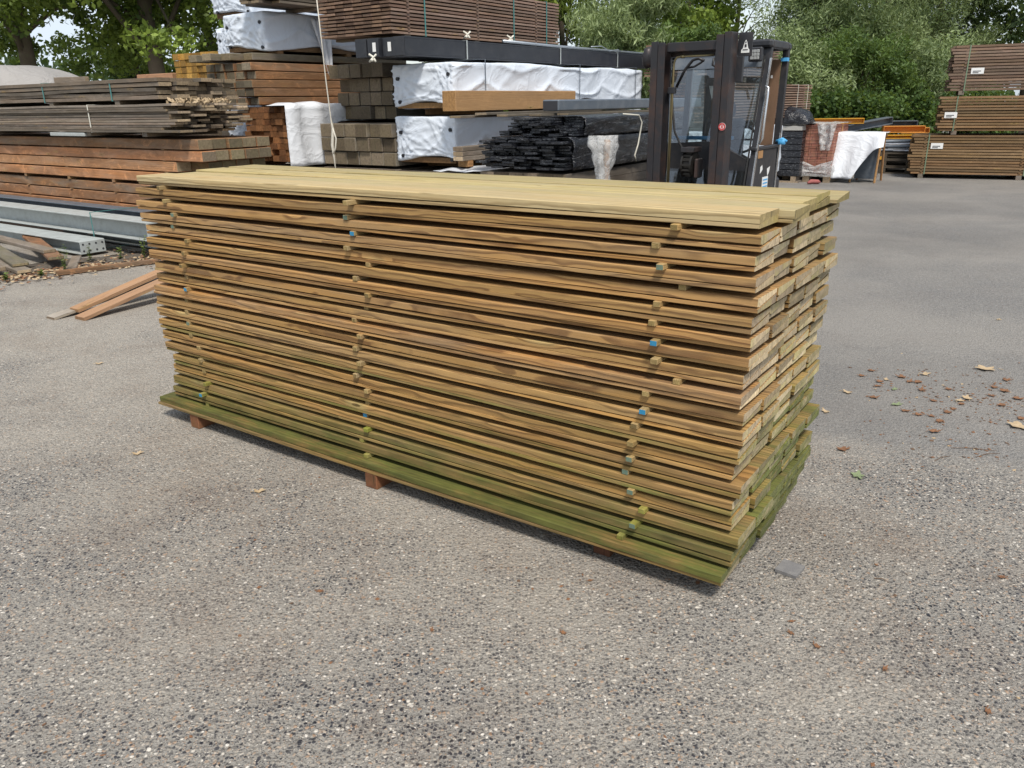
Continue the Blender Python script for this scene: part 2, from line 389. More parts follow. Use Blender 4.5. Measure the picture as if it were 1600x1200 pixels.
M['glass'] = glassmat('cab_glass')
M['film'] = filmmat('clear_film', .42)
M['film2'] = filmmat('milky_film', .36, (.66, .66, .65))
M['blackfilm'] = None
M['brick'] = None
M['amber'] = plain('amber_beam_paint', (.62, .30, .02), .5, 0, .15, .5, (.3, .2, .08), .4)
M['amber2'] = plain('orange_beam_paint', (.60, .26, .05), .5, 0, .15, .5, (.3, .16, .08), .4)
M['rope'] = plain('pale_rope', (.52, .49, .42), .8, 0, .25, .3, None, .5, 40)
M['bark'] = plain('bark', (.075, .06, .045), .9, 0, .45, .2, (.09, .1, .05), .5, 3, .8, 12)
M['leafdry'] = plain('dry_leaf', (.21, .105, .052), .7, 0, .4, .3, (.08, .035, .02), .6, 30)
M['leafpale'] = plain('pale_leaf', (.42, .32, .20), .7, 0, .3, .3, (.3, .2, .1), .5, 30)
M['leafgreen'] = plain('fresh_leaf', (.20, .24, .125), .6, 0, .25, .3)
M['slate'] = plain('slate_tile', (.16, .155, .155), .7, 0, .15, .4, (.28, .27, .25), .4, 12)
M['stone'] = plain('grey_block', (.38, .37, .34), .85, 0, .2)
M['twig'] = plain('twig', (.12, .07, .04), .8)

s = NT('black_film'); tcn = s.n('ShaderNodeTexCoord'); p = tcn.outputs['Object']
n = s.noise(s.scale(p, (2.0, 5, 14)), 2.2, 7, .68, 1.5)
s.bump(n, .6, .022)
glints = s.ramp(s.noise(s.scale(p, (3, 8, 22)), 2.2, 6, .7, 1.0), [(.55, 0), (.66, 1)])  # pale glints of the shiny film, painted into its black
M['blackfilm'] = s.fin(s.mix(s.math('MULTIPLY', glints, .5), (.011, .012, .016, 1), (.26, .27, .28, 1)), .22, .6)

s = NT('red_bricks'); tcn = s.n('ShaderNodeTexCoord'); p = tcn.outputs['Object']
bt = s.n('ShaderNodeTexBrick'); q = s.sep(p); s.l(s.comb(s.math('ADD', q[0], q[1]), q[2], 0), bt.inputs['Vector'])
bt.inputs['Scale'].default_value = 1.0; bt.inputs['Brick Width'].default_value = .21; bt.inputs['Row Height'].default_value = .062; bt.inputs['Mortar Size'].default_value = .004
bt.inputs['Color1'].default_value = (.36, .17, .12, 1); bt.inputs['Color2'].default_value = (.27, .11, .075, 1); bt.inputs['Mortar'].default_value = (.05, .03, .025, 1)
M['brick'] = s.fin(s.mix(.25, bt.outputs[0], s.noise(p, 14, 5, .6, 0, True), 'OVERLAY'), .85, .3)

# foliage
M['oak'] = foliage('oak_leaf', (.03, .065, .016), (.25, .34, .06))
M['oakdark'] = foliage('shade_leaf', (.012, .03, .014), (.06, .10, .03))  # oak green darkened, with the shade under the trees put into the colour
M['willow'] = foliage('willow_leaf', (.06, .10, .04), (.37, .45, .21))
M['hazel'] = foliage('bush_leaf', (.03, .065, .018), (.16, .24, .06))
M['conifer'] = foliage('conifer_leaf', (.022, .05, .009), (.17, .22, .03), .3)
M['ivy'] = foliage('hedge_leaf', (.016, .042, .012), (.11, .18, .04))
M['weed'] = foliage('weed_leaf', (.08, .13, .03), (.22, .27, .07))

# ------------------------------------------------------------------ ground
s = NT('exposed_aggregate'); tcn = s.n('ShaderNodeTexCoord'); p = tcn.outputs['Object']
pj = s.vmath('ADD', p, s.vmath('MULTIPLY', s.vmath('SUBTRACT', s.noise(p, 60, 2, .5, 0, True), (.5, .5, .5)), (.012, .012, 0)))
def stones(scale, thr):
    x = s.n('ShaderNodeTexVoronoi', feature='F1'); s.l(pj, x.inputs['Vector']); x.inputs['Scale'].default_value = scale
    rc = s.sep(x.outputs['Color'])
    return x.outputs['Distance'], rc
d1, r1 = stones(84, .4); d2, r2 = stones(175, .4); d3, r3 = stones(46, .4)
pal = [(0, (.014, .015, .02)), (.30, (.036, .037, .045)), (.42, (.10, .095, .09)), (.55, (.24, .217, .185)), (.68, (.35, .315, .265)), (.84, (.29, .18, .11)), (.93, (.48, .44, .375)), (1, (.66, .61, .54))]
c1 = s.ramp(r1[0], pal); c2 = s.ramp(r2[0], pal); c3 = s.ramp(r3[0], pal)
mat = s.mix(s.noise(p, 240, 3, .6), (.075, .071, .066, 1), (.365, .34, .30, 1))
m2 = s.ramp(d2, [(.34, 1), (.46, 0)]); m1 = s.ramp(d1, [(.36, 1), (.47, 0)]); m3 = s.math('MULTIPLY', s.ramp(d3, [(.26, 1), (.36, 0)]), s.math('GREATER_THAN', r3[1], .82))
col = s.mix(s.math('MULTIPLY', m2, .85), mat, c2)
col = s.mix(s.math('MULTIPLY', m1, s.math('GREATER_THAN', r1[1], .18)), col, c1)
col = s.mix(m3, col, c3)
big = s.noise(p, .55, 5, .6, .4); big2 = s.noise(p, 1.7, 6, .65)
yb = s.ramp(s.math('MULTIPLY', s.sep(p)[1], .2), [(.30, 0), (.85, 1)])
dust = s.ramp(s.math('ADD', s.math('ADD', s.math('MULTIPLY', big, .6), s.math('MULTIPLY', big2, .4)), s.math('SUBTRACT', s.math('MULTIPLY', yb, .11), .05)), [(.42, 0), (.58, 1)])
dn = s.math('MULTIPLY', dust, s.ramp(s.noise(p, 95, 4, .7), [(.30, .35), (.62, 1)]))
col = s.mix(s.math('MULTIPLY', dn, .60), col, (.40, .36, .30, 1))
br = s.ramp(s.noise(p, 1.15, 6, .7, .3), [(.50, 0), (.66, 1)])
col = s.mix(s.math('MULTIPLY', s.math('MULTIPLY', br, s.ramp(s.noise(p, 130, 3, .7), [(.35, 0), (.65, 1)])), .55), col, (.13, .085, .055, 1))
# newer, finer and darker asphalt beyond an uneven joint, to the right of the pile
xy = s.sep(p)
edge = s.math('ADD', s.math('ADD', s.math('MULTIPLY', xy[0], .55), s.math('MULTIPLY', xy[1], .83)), s.math('MULTIPLY', s.math('SUBTRACT', s.noise(p, .8, 5, .6), .5), 1.3))
am = s.math('MULTIPLY', s.ramp(s.math('SUBTRACT', edge, 3.75), [(0, 0), (.35, 1)]), s.ramp(s.math('ADD', xy[0], s.math('MULTIPLY', big2, 1.6)), [(.9, 0), (1.0, 1)]))
fine = s.mix(s.ramp(s.math('ADD', s.math('MULTIPLY', s.noise(p, 150, 4, .8), .6), s.math('MULTIPLY', s.noise(p, 38, 4, .75), .4)), [(.36, 0), (.64, 1)]), (.04, .04, .041, 1), (.31, .30, .285, 1))
fine = s.mix(s.math('MULTIPLY', s.ramp(big, [(.46, 0), (.6, 1)]), .45), fine, (.27, .25, .225, 1))
fine = s.mix(s.math('MULTIPLY', s.ramp(s.noise(s.scale(p, (.5, .5, 1)), .5, 5, .6, 0), [(.48, 0), (.6, 1)]), .45), fine, (.075, .075, .077, 1))
col = s.mix(s.math('MULTIPLY', am, .72), col, fine)
s.bump(s.math('ADD', s.math('MULTIPLY', s.math('SUBTRACT', .5, d1), 1.0), s.math('MULTIPLY', s.math('SUBTRACT', .5, d2), .5)), .95, .007)
M['ground'] = s.fin(col, s.ramp(r1[2], [(0, .55), (1, .9)]), .4)
g = MB()
xs = [-600, -60, -20, -8, -3, 0, 3, 8, 20, 60, 600]; ys = [-600, -40, -5, 0, 3, 8, 16, 30, 60, 200, 700]
g.add([(x, y, 0) for x in xs for y in ys], [(i * 11 + j, (i + 1) * 11 + j, (i + 1) * 11 + j + 1, i * 11 + j + 1) for i in range(10) for j in range(10)])
tag(g.build('ground', M['ground']), 'grey exposed aggregate yard paving with dusty and brown stained patches', 'ground', kind='structure')

# ------------------------------------------------------------------ frames
YAW = R(35.0268)
ROT_A = -YAW                     # local x runs right-and-nearer, y runs away-right
ROT_C = math.pi / 2 - YAW        # local x runs away-right, y runs away-left
DX = Vector((math.cos(YAW), -math.sin(YAW), 0)); DY = Vector((math.sin(YAW), math.cos(YAW), 0))
def A(o, x, y, z=0): return Vector((o[0], o[1], 0)) + DX * x + DY * y + Vector((0, 0, z))
def C(o, x, y, z=0): return Vector((o[0], o[1], 0)) + DY * x - DX * y + Vector((0, 0, z))

def fract(): return random.random()
def bcv(t=.2, g=0): return (random.uniform(-t, t), fract(), g)

# ================================================================== MAIN PILE of weatherboards
P0 = (0.72375, 2.29399)
PZ, ZT, TH, LB, WB = .06163, 1.28818, .0425, 3.155, .1735
RE = [-.012, .001, -.011, 0, .007, -.005, -.002, -.004, -.017, -.015, -.009, -.002, -.009, -.024, .004, -.018, -.016, .01, -.002, -.015]
LE = [-3.16, -3.172, -3.173, -3.163, -3.147, -3.149, -3.139, -3.117, -3.125, -3.151, -3.159, -3.167, -3.161, -3.157, -3.138, -3.085, -3.113, -3.116, -3.126, -3.2]
ST = [[(-.256, -.333, -.298, -.244, -.307, -.316, -.317, -.317, -.243, -.334, -.353, -.364, -.371, -.376, -.403, -.364, -.327, -.346, -.399), 'right'],
      [(-1.652, -1.688, -1.648, -1.681, -1.586, -1.654, -1.598, -1.638, -1.683, -1.663, -1.692, -1.657, -1.703, -1.659, -1.674, -1.684, -1.676, -1.714, -1.672), 'middle'],
      [(-2.943, -2.906, -2.877, -2.899, -2.798, -2.829, -2.844, -2.849, -2.855, -2.883, -2.897, -2.917, -2.894, -2.861, -2.848, -2.84, -2.82, -2.843, -2.838), 'left']]
def board_mesh(kind, L, seed, matname):
    rr = random.Random(seed); w_ = WB
    if kind == 'upper':
        prof = [(.0, .0168), (.012, .0168), (.0125, .0132), (w_, .0288), (w_, TH - .0015), (w_ - .0015, TH), (.0025, TH), (0, TH - .0025)]
    else:
        prof = [(.0015, 0), (w_, 0), (w_, .0278), (.0, .0118), (0, .0015)]
    a1, a2, p1, p2 = rr.uniform(-.0035, .0035), rr.uniform(-.005, .005), rr.uniform(0, 6), rr.uniform(0, 6)
    cut = rr.uniform(-.02, .02)
    def fn(x, y, z):
        t = x / L
        return (x + cut * (y - w_ / 2) * (1 if t < -.5 else -1) * .6, y + a2 * math.sin(3.1 * t + p2), z + (a1 * math.sin(6.2 * t + p1)))
    b = MB(); b.prism(prof, [-L + L * i / 14 for i in range(15)], fn=fn)
    return b.mesh('weatherboard', M[matname])
BM = {}
for kind in ('upper', 'lower'):
    for v in range(6):
        BM[kind, v, 'board'] = board_mesh(kind, LB, v * 7 + (kind == 'lower'), 'board')
    for v in range(3): BM[kind, v, 'pale'] = board_mesh(kind, LB, 50 + v, 'pale')
POSN = ['front edge', 'second row', 'middle row', 'fourth row', 'back row']
rb = random.Random(11)
TONE = {1: 1.0, 2: 1.05, 3: .95, 4: .9, 5: .98, 6: .92, 7: .85, 8: .95, 9: 1.05, 10: 1.1, 11: .95, 12: 1.1, 13: 1.0, 14: 1.02, 15: .95, 16: 1.05, 17: .98, 18: .92, 19: .8, 20: .75}
for k in range(1, 21):
    zb = ZT - (k - 1) * PZ - TH
    fy = rb.uniform(-.007, .007)
    for j in range(5):
        xr = RE[k - 1] + (0 if j == 0 else rb.uniform(-.010, .010) * (1 if k < 13 else 1.7))
        if k == 1: xr = [-.012, .035, .012, .006, .028][j]
        yo = j * (WB + .0055) + rb.uniform(-.002, .002) + fy + (0 if j else rb.uniform(-.006, .006))
        if k == 20: yo -= .052 - .004 * j
        if k == 19: yo -= .012
        for kind in ('upper', 'lower'):
            if k == 1 and j == 4 and kind == 'upper': continue
            mossy = {20: 1.0, 19: .8, 18: .52, 17: .42, 16: .34, 15: .3, 14: .26, 13: .2, 12: .14}.get(k, .04 if j == 0 else .06)
            if j > 0: mossy = max(mossy, .08 + .75 * max(0, (k - 10) / 10)) + (.26 if j >= 3 else .09 * j)
            if k == 20 and kind == 'lower' and j == 0: mossy = .35
            if kind == 'lower' and k in (13, 15, 16): mossy += .3
            matn = 'pale' if k == 1 else 'board'
            o = link('weatherboard', BM[kind, (rb.randrange(3) if k == 1 else rb.randrange(6)), matn], None,
                     (([1.08, .95, 1.02, .84, .92][j] if k == 1 else TONE[k]) * rb.uniform(.82, 1.16), min(1, mossy * rb.uniform(.85, 1.15)), rb.uniform(0, .3) + (.25 if k in (4, 10) else 0) + .04 * j, 1))
            lx_ = xr + rb.uniform(-.003, .003)
            place(o, A(P0, lx_, yo, zb + (rb.uniform(-.003, .002) if k == 1 else 0)), ROT_A); o.rotation_euler = (0, rb.uniform(-.0012, .0012) if j else 0, ROT_A + rb.uniform(-.0014, .0014))
            o.scale = ((xr - LE[k - 1] + (0 if j == 0 else rb.uniform(-.03, .03))) / LB, 1, 1)
            lay = 'top layer' if k == 1 else 'lowest layer' if k == 20 else ORD[k] + ' layer down'
            look = 'pale straw' if k == 1 else 'mossy green' if (k >= 19 and j == 0) else 'brown' if j == 0 else 'weathered'
            tag(o, f'{look} {kind} board, {POSN[j]}, {lay} of the big pile', 'board', 'weatherboards in the big pile')
# stickers between the layers
def stick_mesh(endm):
    b = MB(); b.box(-.45, .45, -.0125, .0125, 0, PZ - TH - .0006, .0015, endmi=None)
    me_mats = [M['stick']]
    if endm: me_mats.append(M[endm]); b.box(-.4515, -.4502, -.0112, .0112, .0012, PZ - TH - .002, 0, mi=1)
    return b.mesh('sticker', me_mats)
SM = {None: stick_mesh(None), 'blue': stick_mesh('blue'), 'teal': stick_mesh('teal')}
paint = {('right', 7): 'blue', ('right', 11): 'blue', ('right', 3): 'teal', ('right', 14): 'teal', ('right', 15): 'teal', ('right', 16): 'teal', ('right', 18): 'teal',
         ('middle', 3): 'blue', ('middle', 16): 'blue', ('middle', 2): 'teal', ('left', 9): 'blue', ('left', 12): 'teal', ('left', 18): 'blue', ('left', 3): 'teal', ('left', 4): 'teal'}
for xs_, nm in ST:
    for i, x in enumerate(xs_):
        zb = ZT - i * PZ - TH - (PZ - TH) + .0003
        pr = rb.choice([.0, .012, .02, .03]) + (.02 if i in (0,) else 0)
        if nm == 'middle' and i in (7, 14, 15): pr = -.01
        pt = paint.get((nm, i + 1))
        o = link('sticker', SM[pt], None, (rb.uniform(.85, 1.2), .8 if i > 15 else .12, rb.uniform(0, .3), 1))
        place(o, A(P0, x, .45 - pr, zb), ROT_C + rb.uniform(-.03, .03) * (1))
        gap = 'topmost gap' if i == 0 else 'lowest gap' if i == 18 else ORD[i + 1] + ' gap down'
        tag(o, f'{ {"blue": "blue-ended", "teal": "dull green-ended", None: "plain wooden"}[pt] } spacer stick, {nm} column of the big pile, {gap}', 'spacer stick', 'spacer sticks in the big pile')
for i, (x, nm) in enumerate([(-.50, 'right'), (-1.615, 'middle'), (-2.90, 'left')]):
    b = MB(); b.box(-.46, .46, -.035, .035, 0, .0745, .003)
    o = b.build('bearer', M['red'], None, color=(.55 if i == 0 else 1.0, .1, 0, 1)); place(o, A(P0, x, .405 + (.07 if i == 0 else 0), 0), ROT_C)
    tag(o, f'red-brown bearer block on the ground under the {nm} part of the big pile', 'bearer', 'bearers under the big pile')

# ================================================================== PACKS, BEAMS AND WRAPS BEHIND
def band(b, x, y0, y1, z0, z1, wd=.02, th=.004, mi=0):
    """closed strapping band round a pack at local x"""
    for (a0, a1, c0, c1) in ((y0 - th, y1 + th, z1, z1 + th), (y0 - th, y1 + th, z0 - th, z0), (y0 - th, y0, z0, z1), (y1, y1 + th, z0, z1)):
        b.box(x - wd / 2, x + wd / 2, a0, a1, c0, c1)
    return b
def pack(name, label, cat, o, rot, L, W, z0, n, th, gap, cols, mat, sgn=1, jit=.02, straps=(), smat='strap_teal', bear=(.3, .7), bh=.06, group=None, jy=.004, tone=.2, warp=.0, color=(1, 0, 0, 1), taglab=None, bmat='grey', stick=True):
    """timber pack; local x from 0 to sgn*L, y 0..W; bearers below z0 down by bh; layers of boards parted by gap"""
    t = thing(name, label, cat, (o[0], o[1], z0), rot, group)
    H = n * th + (n - 1) * gap
    cw = W / cols
    for i in range(n):
        b = MB(); z = i * (th + gap)
        for c in range(cols):
            e0 = random.uniform(-jit, jit); e1 = random.uniform(-jit, jit); yo = random.uniform(-jy, jy)
            xa, xb = sorted((sgn * e0, sgn * (L + e1)))
            ph, am = random.uniform(0, 6), random.uniform(-warp, warp)
            prof = [(c * cw + yo + .001, z + .001), (c * cw + yo + .001, z + th - .001), (c * cw + yo + .004, z + th), ((c + 1) * cw + yo - .004, z + th), ((c + 1) * cw + yo - .002, z + th - .002), ((c + 1) * cw + yo - .002, z + .001)]
            st = 2 if warp == 0 else 9
            b.prism(prof, [xa + (xb - xa) * k / (st - 1) for k in range(st)], bc=bcv(tone), fn=(lambda x, y, zz: (x, y, zz + am * math.sin(x * 2.1 + ph))) if warp else None)
        b.build('board_layer', M[mat], t, color=color)
    if gap > .006 and stick:
        for f in bear:
            b = MB()
            for i in range(n - 1):
                z = i * (th + gap) + th; b.box(sgn * L * f - .02, sgn * L * f + .02, -.01, W + .01, z + .0005, z + gap - .0005)
            b.build('spacer_sticks', M[mat], t, color=(.8, 0, 0, 1))
    for f in bear:
        if bh > 0:
            b = MB(); b.box(sgn * L * f - .05, sgn * L * f + .05, .01, W - .01, -bh, -.001, .004)
            b.build('bearer', M[bmat], t)
    for x in straps:
        b = MB(); band(b, sgn * x, -.006, W + .006, -.004 if bh else 0, H + .003); b.build('strap', M[smat], t)
    if taglab:
        b = MB(); x, z = taglab; b.box(sgn * x - .11, sgn * x + .11, -.016, -.012, z - .055, z + .055)
        q = b.build('label', M['label'], t); b = MB()
        for r_ in range(2): b.box(sgn * x - .08, sgn * x + .06 - r_ * .04, -.018, -.0165, z - .012 - r_ * .028, z + .003 - r_ * .028)
        b.build('print', M['ink'], q)
    return t
def beam(name, label, cat, pos, rot, L, w_, h, mat, group=None, color=(1, 0, 0, 1), sgn=1, bev=.006, tilt=0, stations=1, warp=0):
    b = MB(); x0, x1 = sorted((0, sgn * L)); b.box(x0, x1, 0, w_, 0, h, bev)
    o = b.build(name, M[mat], None, color=color); place(o, pos, rot); o.rotation_euler = (0, tilt, rot)
    return tag(o, label, cat, group)

def wrapped(name, label, o, rot, L, W, z0, H, seed, group=None, bearers=(.12, .5, .88), discs=True, hem=.045):
    t = thing(name, label, 'timber pack', (o[0], o[1], z0), rot, group)
    nx, ny, nz = max(8, int(L / .04)), max(8, int(W / .022)), max(8, int(H / .022))
    r_ = .016; key = {}; vs = []; fs = []
    rr = random.Random(seed); ph = [rr.uniform(0, 6) for _ in range(8)]
    dl = [(0, .07, H * .72), (0, .06, H * .10), (0, W - .08, H * .66), (0, W - .10, H * .16)]
    def rid(a, p_): return (1 - abs(math.sin(a))) ** p_
    def vert(x, y, z):
        k = (round(x, 4), round(y, 4), round(z, 4))
        if k in key: return key[k]
        p = Vector((x, y, z)); q = Vector((min(max(x, r_), L - r_), min(max(y, r_), W - r_), min(max(z, r_), H - r_)))
        d = (p - q).normalized()
        amp = mnoise.noise(Vector((x * 1.1, y * 1.1 + seed, z * 1.4))) * .012
        edge = min(1, min(z, H - z) / .05 + .25)
        if x < .02:
            for i, c in enumerate(dl):
                v = Vector((y - c[1], z - c[2])); dd = v.length; a = math.atan2(v.y, v.x)
                a += .25 * mnoise.noise(Vector((y * 3, z * 3, seed + i)))
                amp += .034 * rid(a * 6.5 + ph[i], 3.2) * math.exp(-dd / .36) * min(1, dd / .07) * edge
                amp -= .016 * math.exp(-(dd / .05) ** 2)
            amp += .012 * math.sin(math.pi * y / W) * math.sin(math.pi * z / H)
        elif y < .02 or y > W - .02:
            s0 = 1.5; u = (x - .6) / s0; f = u - math.floor(u); sag = 4 * f * (1 - f)
            amp += .024 * rid((z / H) * 5.0 + sag * 2.2 + mnoise.noise(Vector((x * 1.3, seed, 0))) * 1.2, 3) * edge
            amp += .022 * rid(x * 2.9 - z * 4.2 + ph[5], 4) * edge * (.4 + .6 * mnoise.noise(Vector((x * .9, seed, 3))))
            amp -= .010 * math.exp(-(min(f, 1 - f) * s0 / .06) ** 2)
        p = q + d * (r_ + amp)
        if z < H * .35:
            f = 1 - z / (H * .35); p.z += f * (hem * (1 + math.sin(x * 2.6 + y * 4 + ph[6]) + .6 * mnoise.noise(Vector((x * 3, y * 3, seed)))))
        if z > H * .9: p.z -= .010 + .012 * math.sin(x * 2.4 + ph[7]) + .012 * (mnoise.noise(Vector((x * 3, y * 4, seed))))
        key[k] = len(vs); vs.append(tuple(p)); return key[k]
    X = [L * i / nx for i in range(nx + 1)]; Y = [W * i / ny for i in range(ny + 1)]; Z = [H * i / nz for i in range(nz + 1)]
    for e in (0, L):
        for i in range(ny):
            for j in range(nz): fs.append([vert(e, Y[i], Z[j]), vert(e, Y[i + 1], Z[j]), vert(e, Y[i + 1], Z[j + 1]), vert(e, Y[i], Z[j + 1])])
    for e in (0, W):
        for i in range(nx):
            for j in range(nz): fs.append([vert(X[i], e, Z[j]), vert(X[i + 1], e, Z[j]), vert(X[i + 1], e, Z[j + 1]), vert(X[i], e, Z[j + 1])])
    for e in (0, H):
        for i in range(nx):
            for j in range(ny): fs.append([vert(X[i], Y[j], e), vert(X[i + 1], Y[j], e), vert(X[i + 1], Y[j + 1], e), vert(X[i], Y[j + 1], e)])
    b = MB(); b.add(vs, fs); b.build('wrap', M['white'], t, True)
    if discs:
        for c in dl:
            b = MB(); b.cyl((-.002, c[1], c[2]), (1, 0, 0), .022, .03, 14); b.build('fastener_disc', M['blackdisc'], t)
    b = MB(); b.box(.03, L - .03, .03, W - .03, .012, .03 + hem); b.build('timber_base', M['honey'], t, color=(.6, 0, .2, 1))
    for f in bearers:
        b = MB(); b.box(L * f - .05, L * f + .05, .02, W - .02, -.07, .011, .004); b.build('bearer', M['honey'], t, color=(.7, 0, .2, 1))
    return t

# ---- the pile in the middle
OW = (-.63, 10.0)
GP = 'white wrapped packs in the middle pile'
wrapped('wrapped_pack', 'lower white wrapped pack behind the black plank packs, black discs at its end corners', OW, ROT_C, 5.0, .95, .90, .56, 3, GP)
tw = wrapped('wrapped_pack', 'upper white wrapped pack directly under the black steel beams, honey beam at its side', OW, ROT_C, 5.0, .95, 1.54, .54, 8, GP)
for x in (.6, 2.9, 4.7):
    b = MB(); band(b, x, -.028, .975, .0, .565, .014, .003); b.build('strap', M['darksteel'], tw)
pack('timber_pack', 'grey timber pack on the ground underneath the two white wrapped packs', 'timber pack', OW, ROT_C, 4.8, .95, .12, 6, .11, .004, 5, 'grey', bh=.12)
# black steel box beams lying on the upper wrapped pack and the sleepers
for j in range(4):
    o = C((-1.16, 9.9), random.uniform(-.03, .05) if j else 0, j * .2, 2.13)
    t = thing('steel_beam', ['black steel beam nearest the honey beam, long side showing, under the brown board pack', 'second black steel beam from the white packs, white paper label in its end',
              'third black steel beam from the white packs, white paper label in its end', 'black steel beam at the far left of its row, plain end'][j], 'steel beam', o, ROT_C, 'black steel beams in the middle pile')
    Lb = 6.4; b = MB()
    # hot rolled channel: web, two flanges
    b.box(0, Lb, .004, .016, .02, .19); b.box(0, Lb, .004, .185, 0, .02, .003); b.box(0, Lb, .004, .185, .19, .21, .003)
    b.box(0, Lb, .170, .182, .02, .19)
    b.build('beam_body', M['blacksteel'], t)
    b = MB(); b.box(-.012, -.001, .006, .184, .004, .206, .002); b.build('end_plate', M['blacksteel'], t)
    if j in (1, 2):
        b = MB(); b.box(-.016, -.0125, .05, .10, .06, .16); b.build('label', M['label'], t)
    else:
        b = MB()
        for yy in (.04, .15):
            for zz in (.04, .17): b.cyl((-.013, yy, zz), (1, 0, 0), .008, .004, 10)
        b.build('bolt_holes', M['ink'], t)  # black discs on the plate, painting the shade inside bolt holes
for x in (1.15, 3.4, 5.2):
    b = MB(); band(b, 0, -.80 - .006 + .8, .79, 0, .215, .02, .004); o = b.build('strap', M['bluesteel']); place(o, C((-1.16, 9.9), x, 0, 2.128), ROT_C)
    tag(o, f'thin grey band round the four black steel beams, {"nearest the beam ends" if x < 2 else "middle one" if x < 4 else "farthest, close to the forklift mast"}', 'strap', 'bands on the black steel beams')
b = MB(); b.tube([C((-1.16, 9.9), 2.0, .04, 2.375), C((-1.16, 9.9), 3.4, .03, 2.365), C((-1.16, 9.9), 6.3, .035, 2.365)], .022, 10)
tag(b.build('pipe', M['galv'], None, True), 'long thin galvanised pipe lying on top of the black steel beams', 'pipe')
b = MB(); b.tube([C((-1.16, 9.9), 4.3, -.01, 2.36 + .04), C((-1.16, 9.9), 4.6, -.03, 2.42), C((-1.16, 9.9), 4.9, -.02, 2.36), C((-1.16, 9.9), 5.15, -.04, 2.39), C((-1.16, 9.9), 5.3, -.02, 2.35)], .007, 6)
tag(b.build('cable', M['galv'], None, True), 'loose pale cable curling beside the pipe on the black steel beams', 'cable')
for i, (x, y) in enumerate(((-.06, .42), (1.3, .06), (2.25, .05))):
    b = MB(); z = 2.06 if i == 0 else 2.36
    b.tube([(0, 0, 0), (.02, .05, .05), (.0, .1, .085)], .012, 6); b.tube([(0, .1, 0), (.0, .05, .035), (.02, 0, .08)], .011, 6)
    b.cyl((0, .05, .02), (1, .3, .2), .018, .05, 8)
    o = b.build('knotted_rag', M['strap_white'], None, True); place(o, C((-1.16, 9.9), x, y, z + .02), ROT_C)
    tag(o, ['pale knotted rag hanging in front of the steel beam ends', 'pale knotted rag on the black beam, nearer the beam ends', 'pale knotted rag on the black beam beside the pipe end'][i], 'rag', 'knotted rags on the steel beams')
t = pack('board_pack', 'tall pack of weathered brown boards on spacers, topmost above the black steel beams', 'board pack', (-1.33, 10.1), ROT_C, 3.7, 1.2, 2.385, 15, .026, .0145, 8, 'brown', straps=(.6, 2.5, 3.35), jit=.012, bear=(.08, .45, .83), bh=.03, tone=.28, jy=.006)
# honey beam, slate steel tube and planks beside the wrapped packs
b = MB(); b.box(0, 2.7, 0, .2, 0, .225, .006); o = b.build('timber_beam', M['honey']); place(o, C(OW, -.25, -.225, 1.515), ROT_C)
tag(o, 'thick honey brown beam lying against the upper white wrapped pack', 'beam')
t = thing('steel_tube', 'dark slate rectangular steel tube lying on planks above the black plank packs', 'steel tube', C((.58, 9.55), 0, 0, 1.5), ROT_C)
b = MB(); b.box(0, 4.2, 0, .22, 0, .125, .014); b.build('tube_wall', M['darksteel'], t)
b = MB(); b.box(-.003, .002, .014, .206, .014, .111); b.build('open_end', M['ink'], t)  # black patch on the solid end, painting the shaded inside of the tube
for i, (x, y, L_, dz, r_) in enumerate(((-1.0, .62, 2.6, 0, .02), (-.55, .32, 3.2, .004, -.02), (-.2, .12, 3.4, 0, .03), (.1, -.06, 3.3, .003, -.01), (-.75, .46, 2.9, .026, .06))):
    b = MB(); b.box(0, L_, 0, .15, 0, .024, .002); o = b.build('loose_plank', M['plank'], color=(.8, .1, .1, 1))
    place(o, C((.58, 9.45), x, y, 1.452 + dz), ROT_C + r_)
    tag(o, f'loose weathered plank on the black plank packs, {["farthest left end", "third end from the left", "fourth end from the left", "right next to the slate steel tube", "laid on top of the others"][i]}', 'plank', 'loose planks above the black packs')
t = thing('grey_beam', 'grooved grey beam beside the lower white wrapped pack', 'beam', C(OW, -.12, -.2, .955), ROT_C)
b = MB()
for q in range(3): b.box(0, 3.0, .0, .15, q * .055, q * .055 + .051, .004, bc=bcv())
b.build('laths', M['plank'], t, color=(1.35, 0, .3, 1)); b = MB(); b.box(.1, .2, 0, .16, -.075, -.001, .004); b.build('bearer', M['honey'], t)

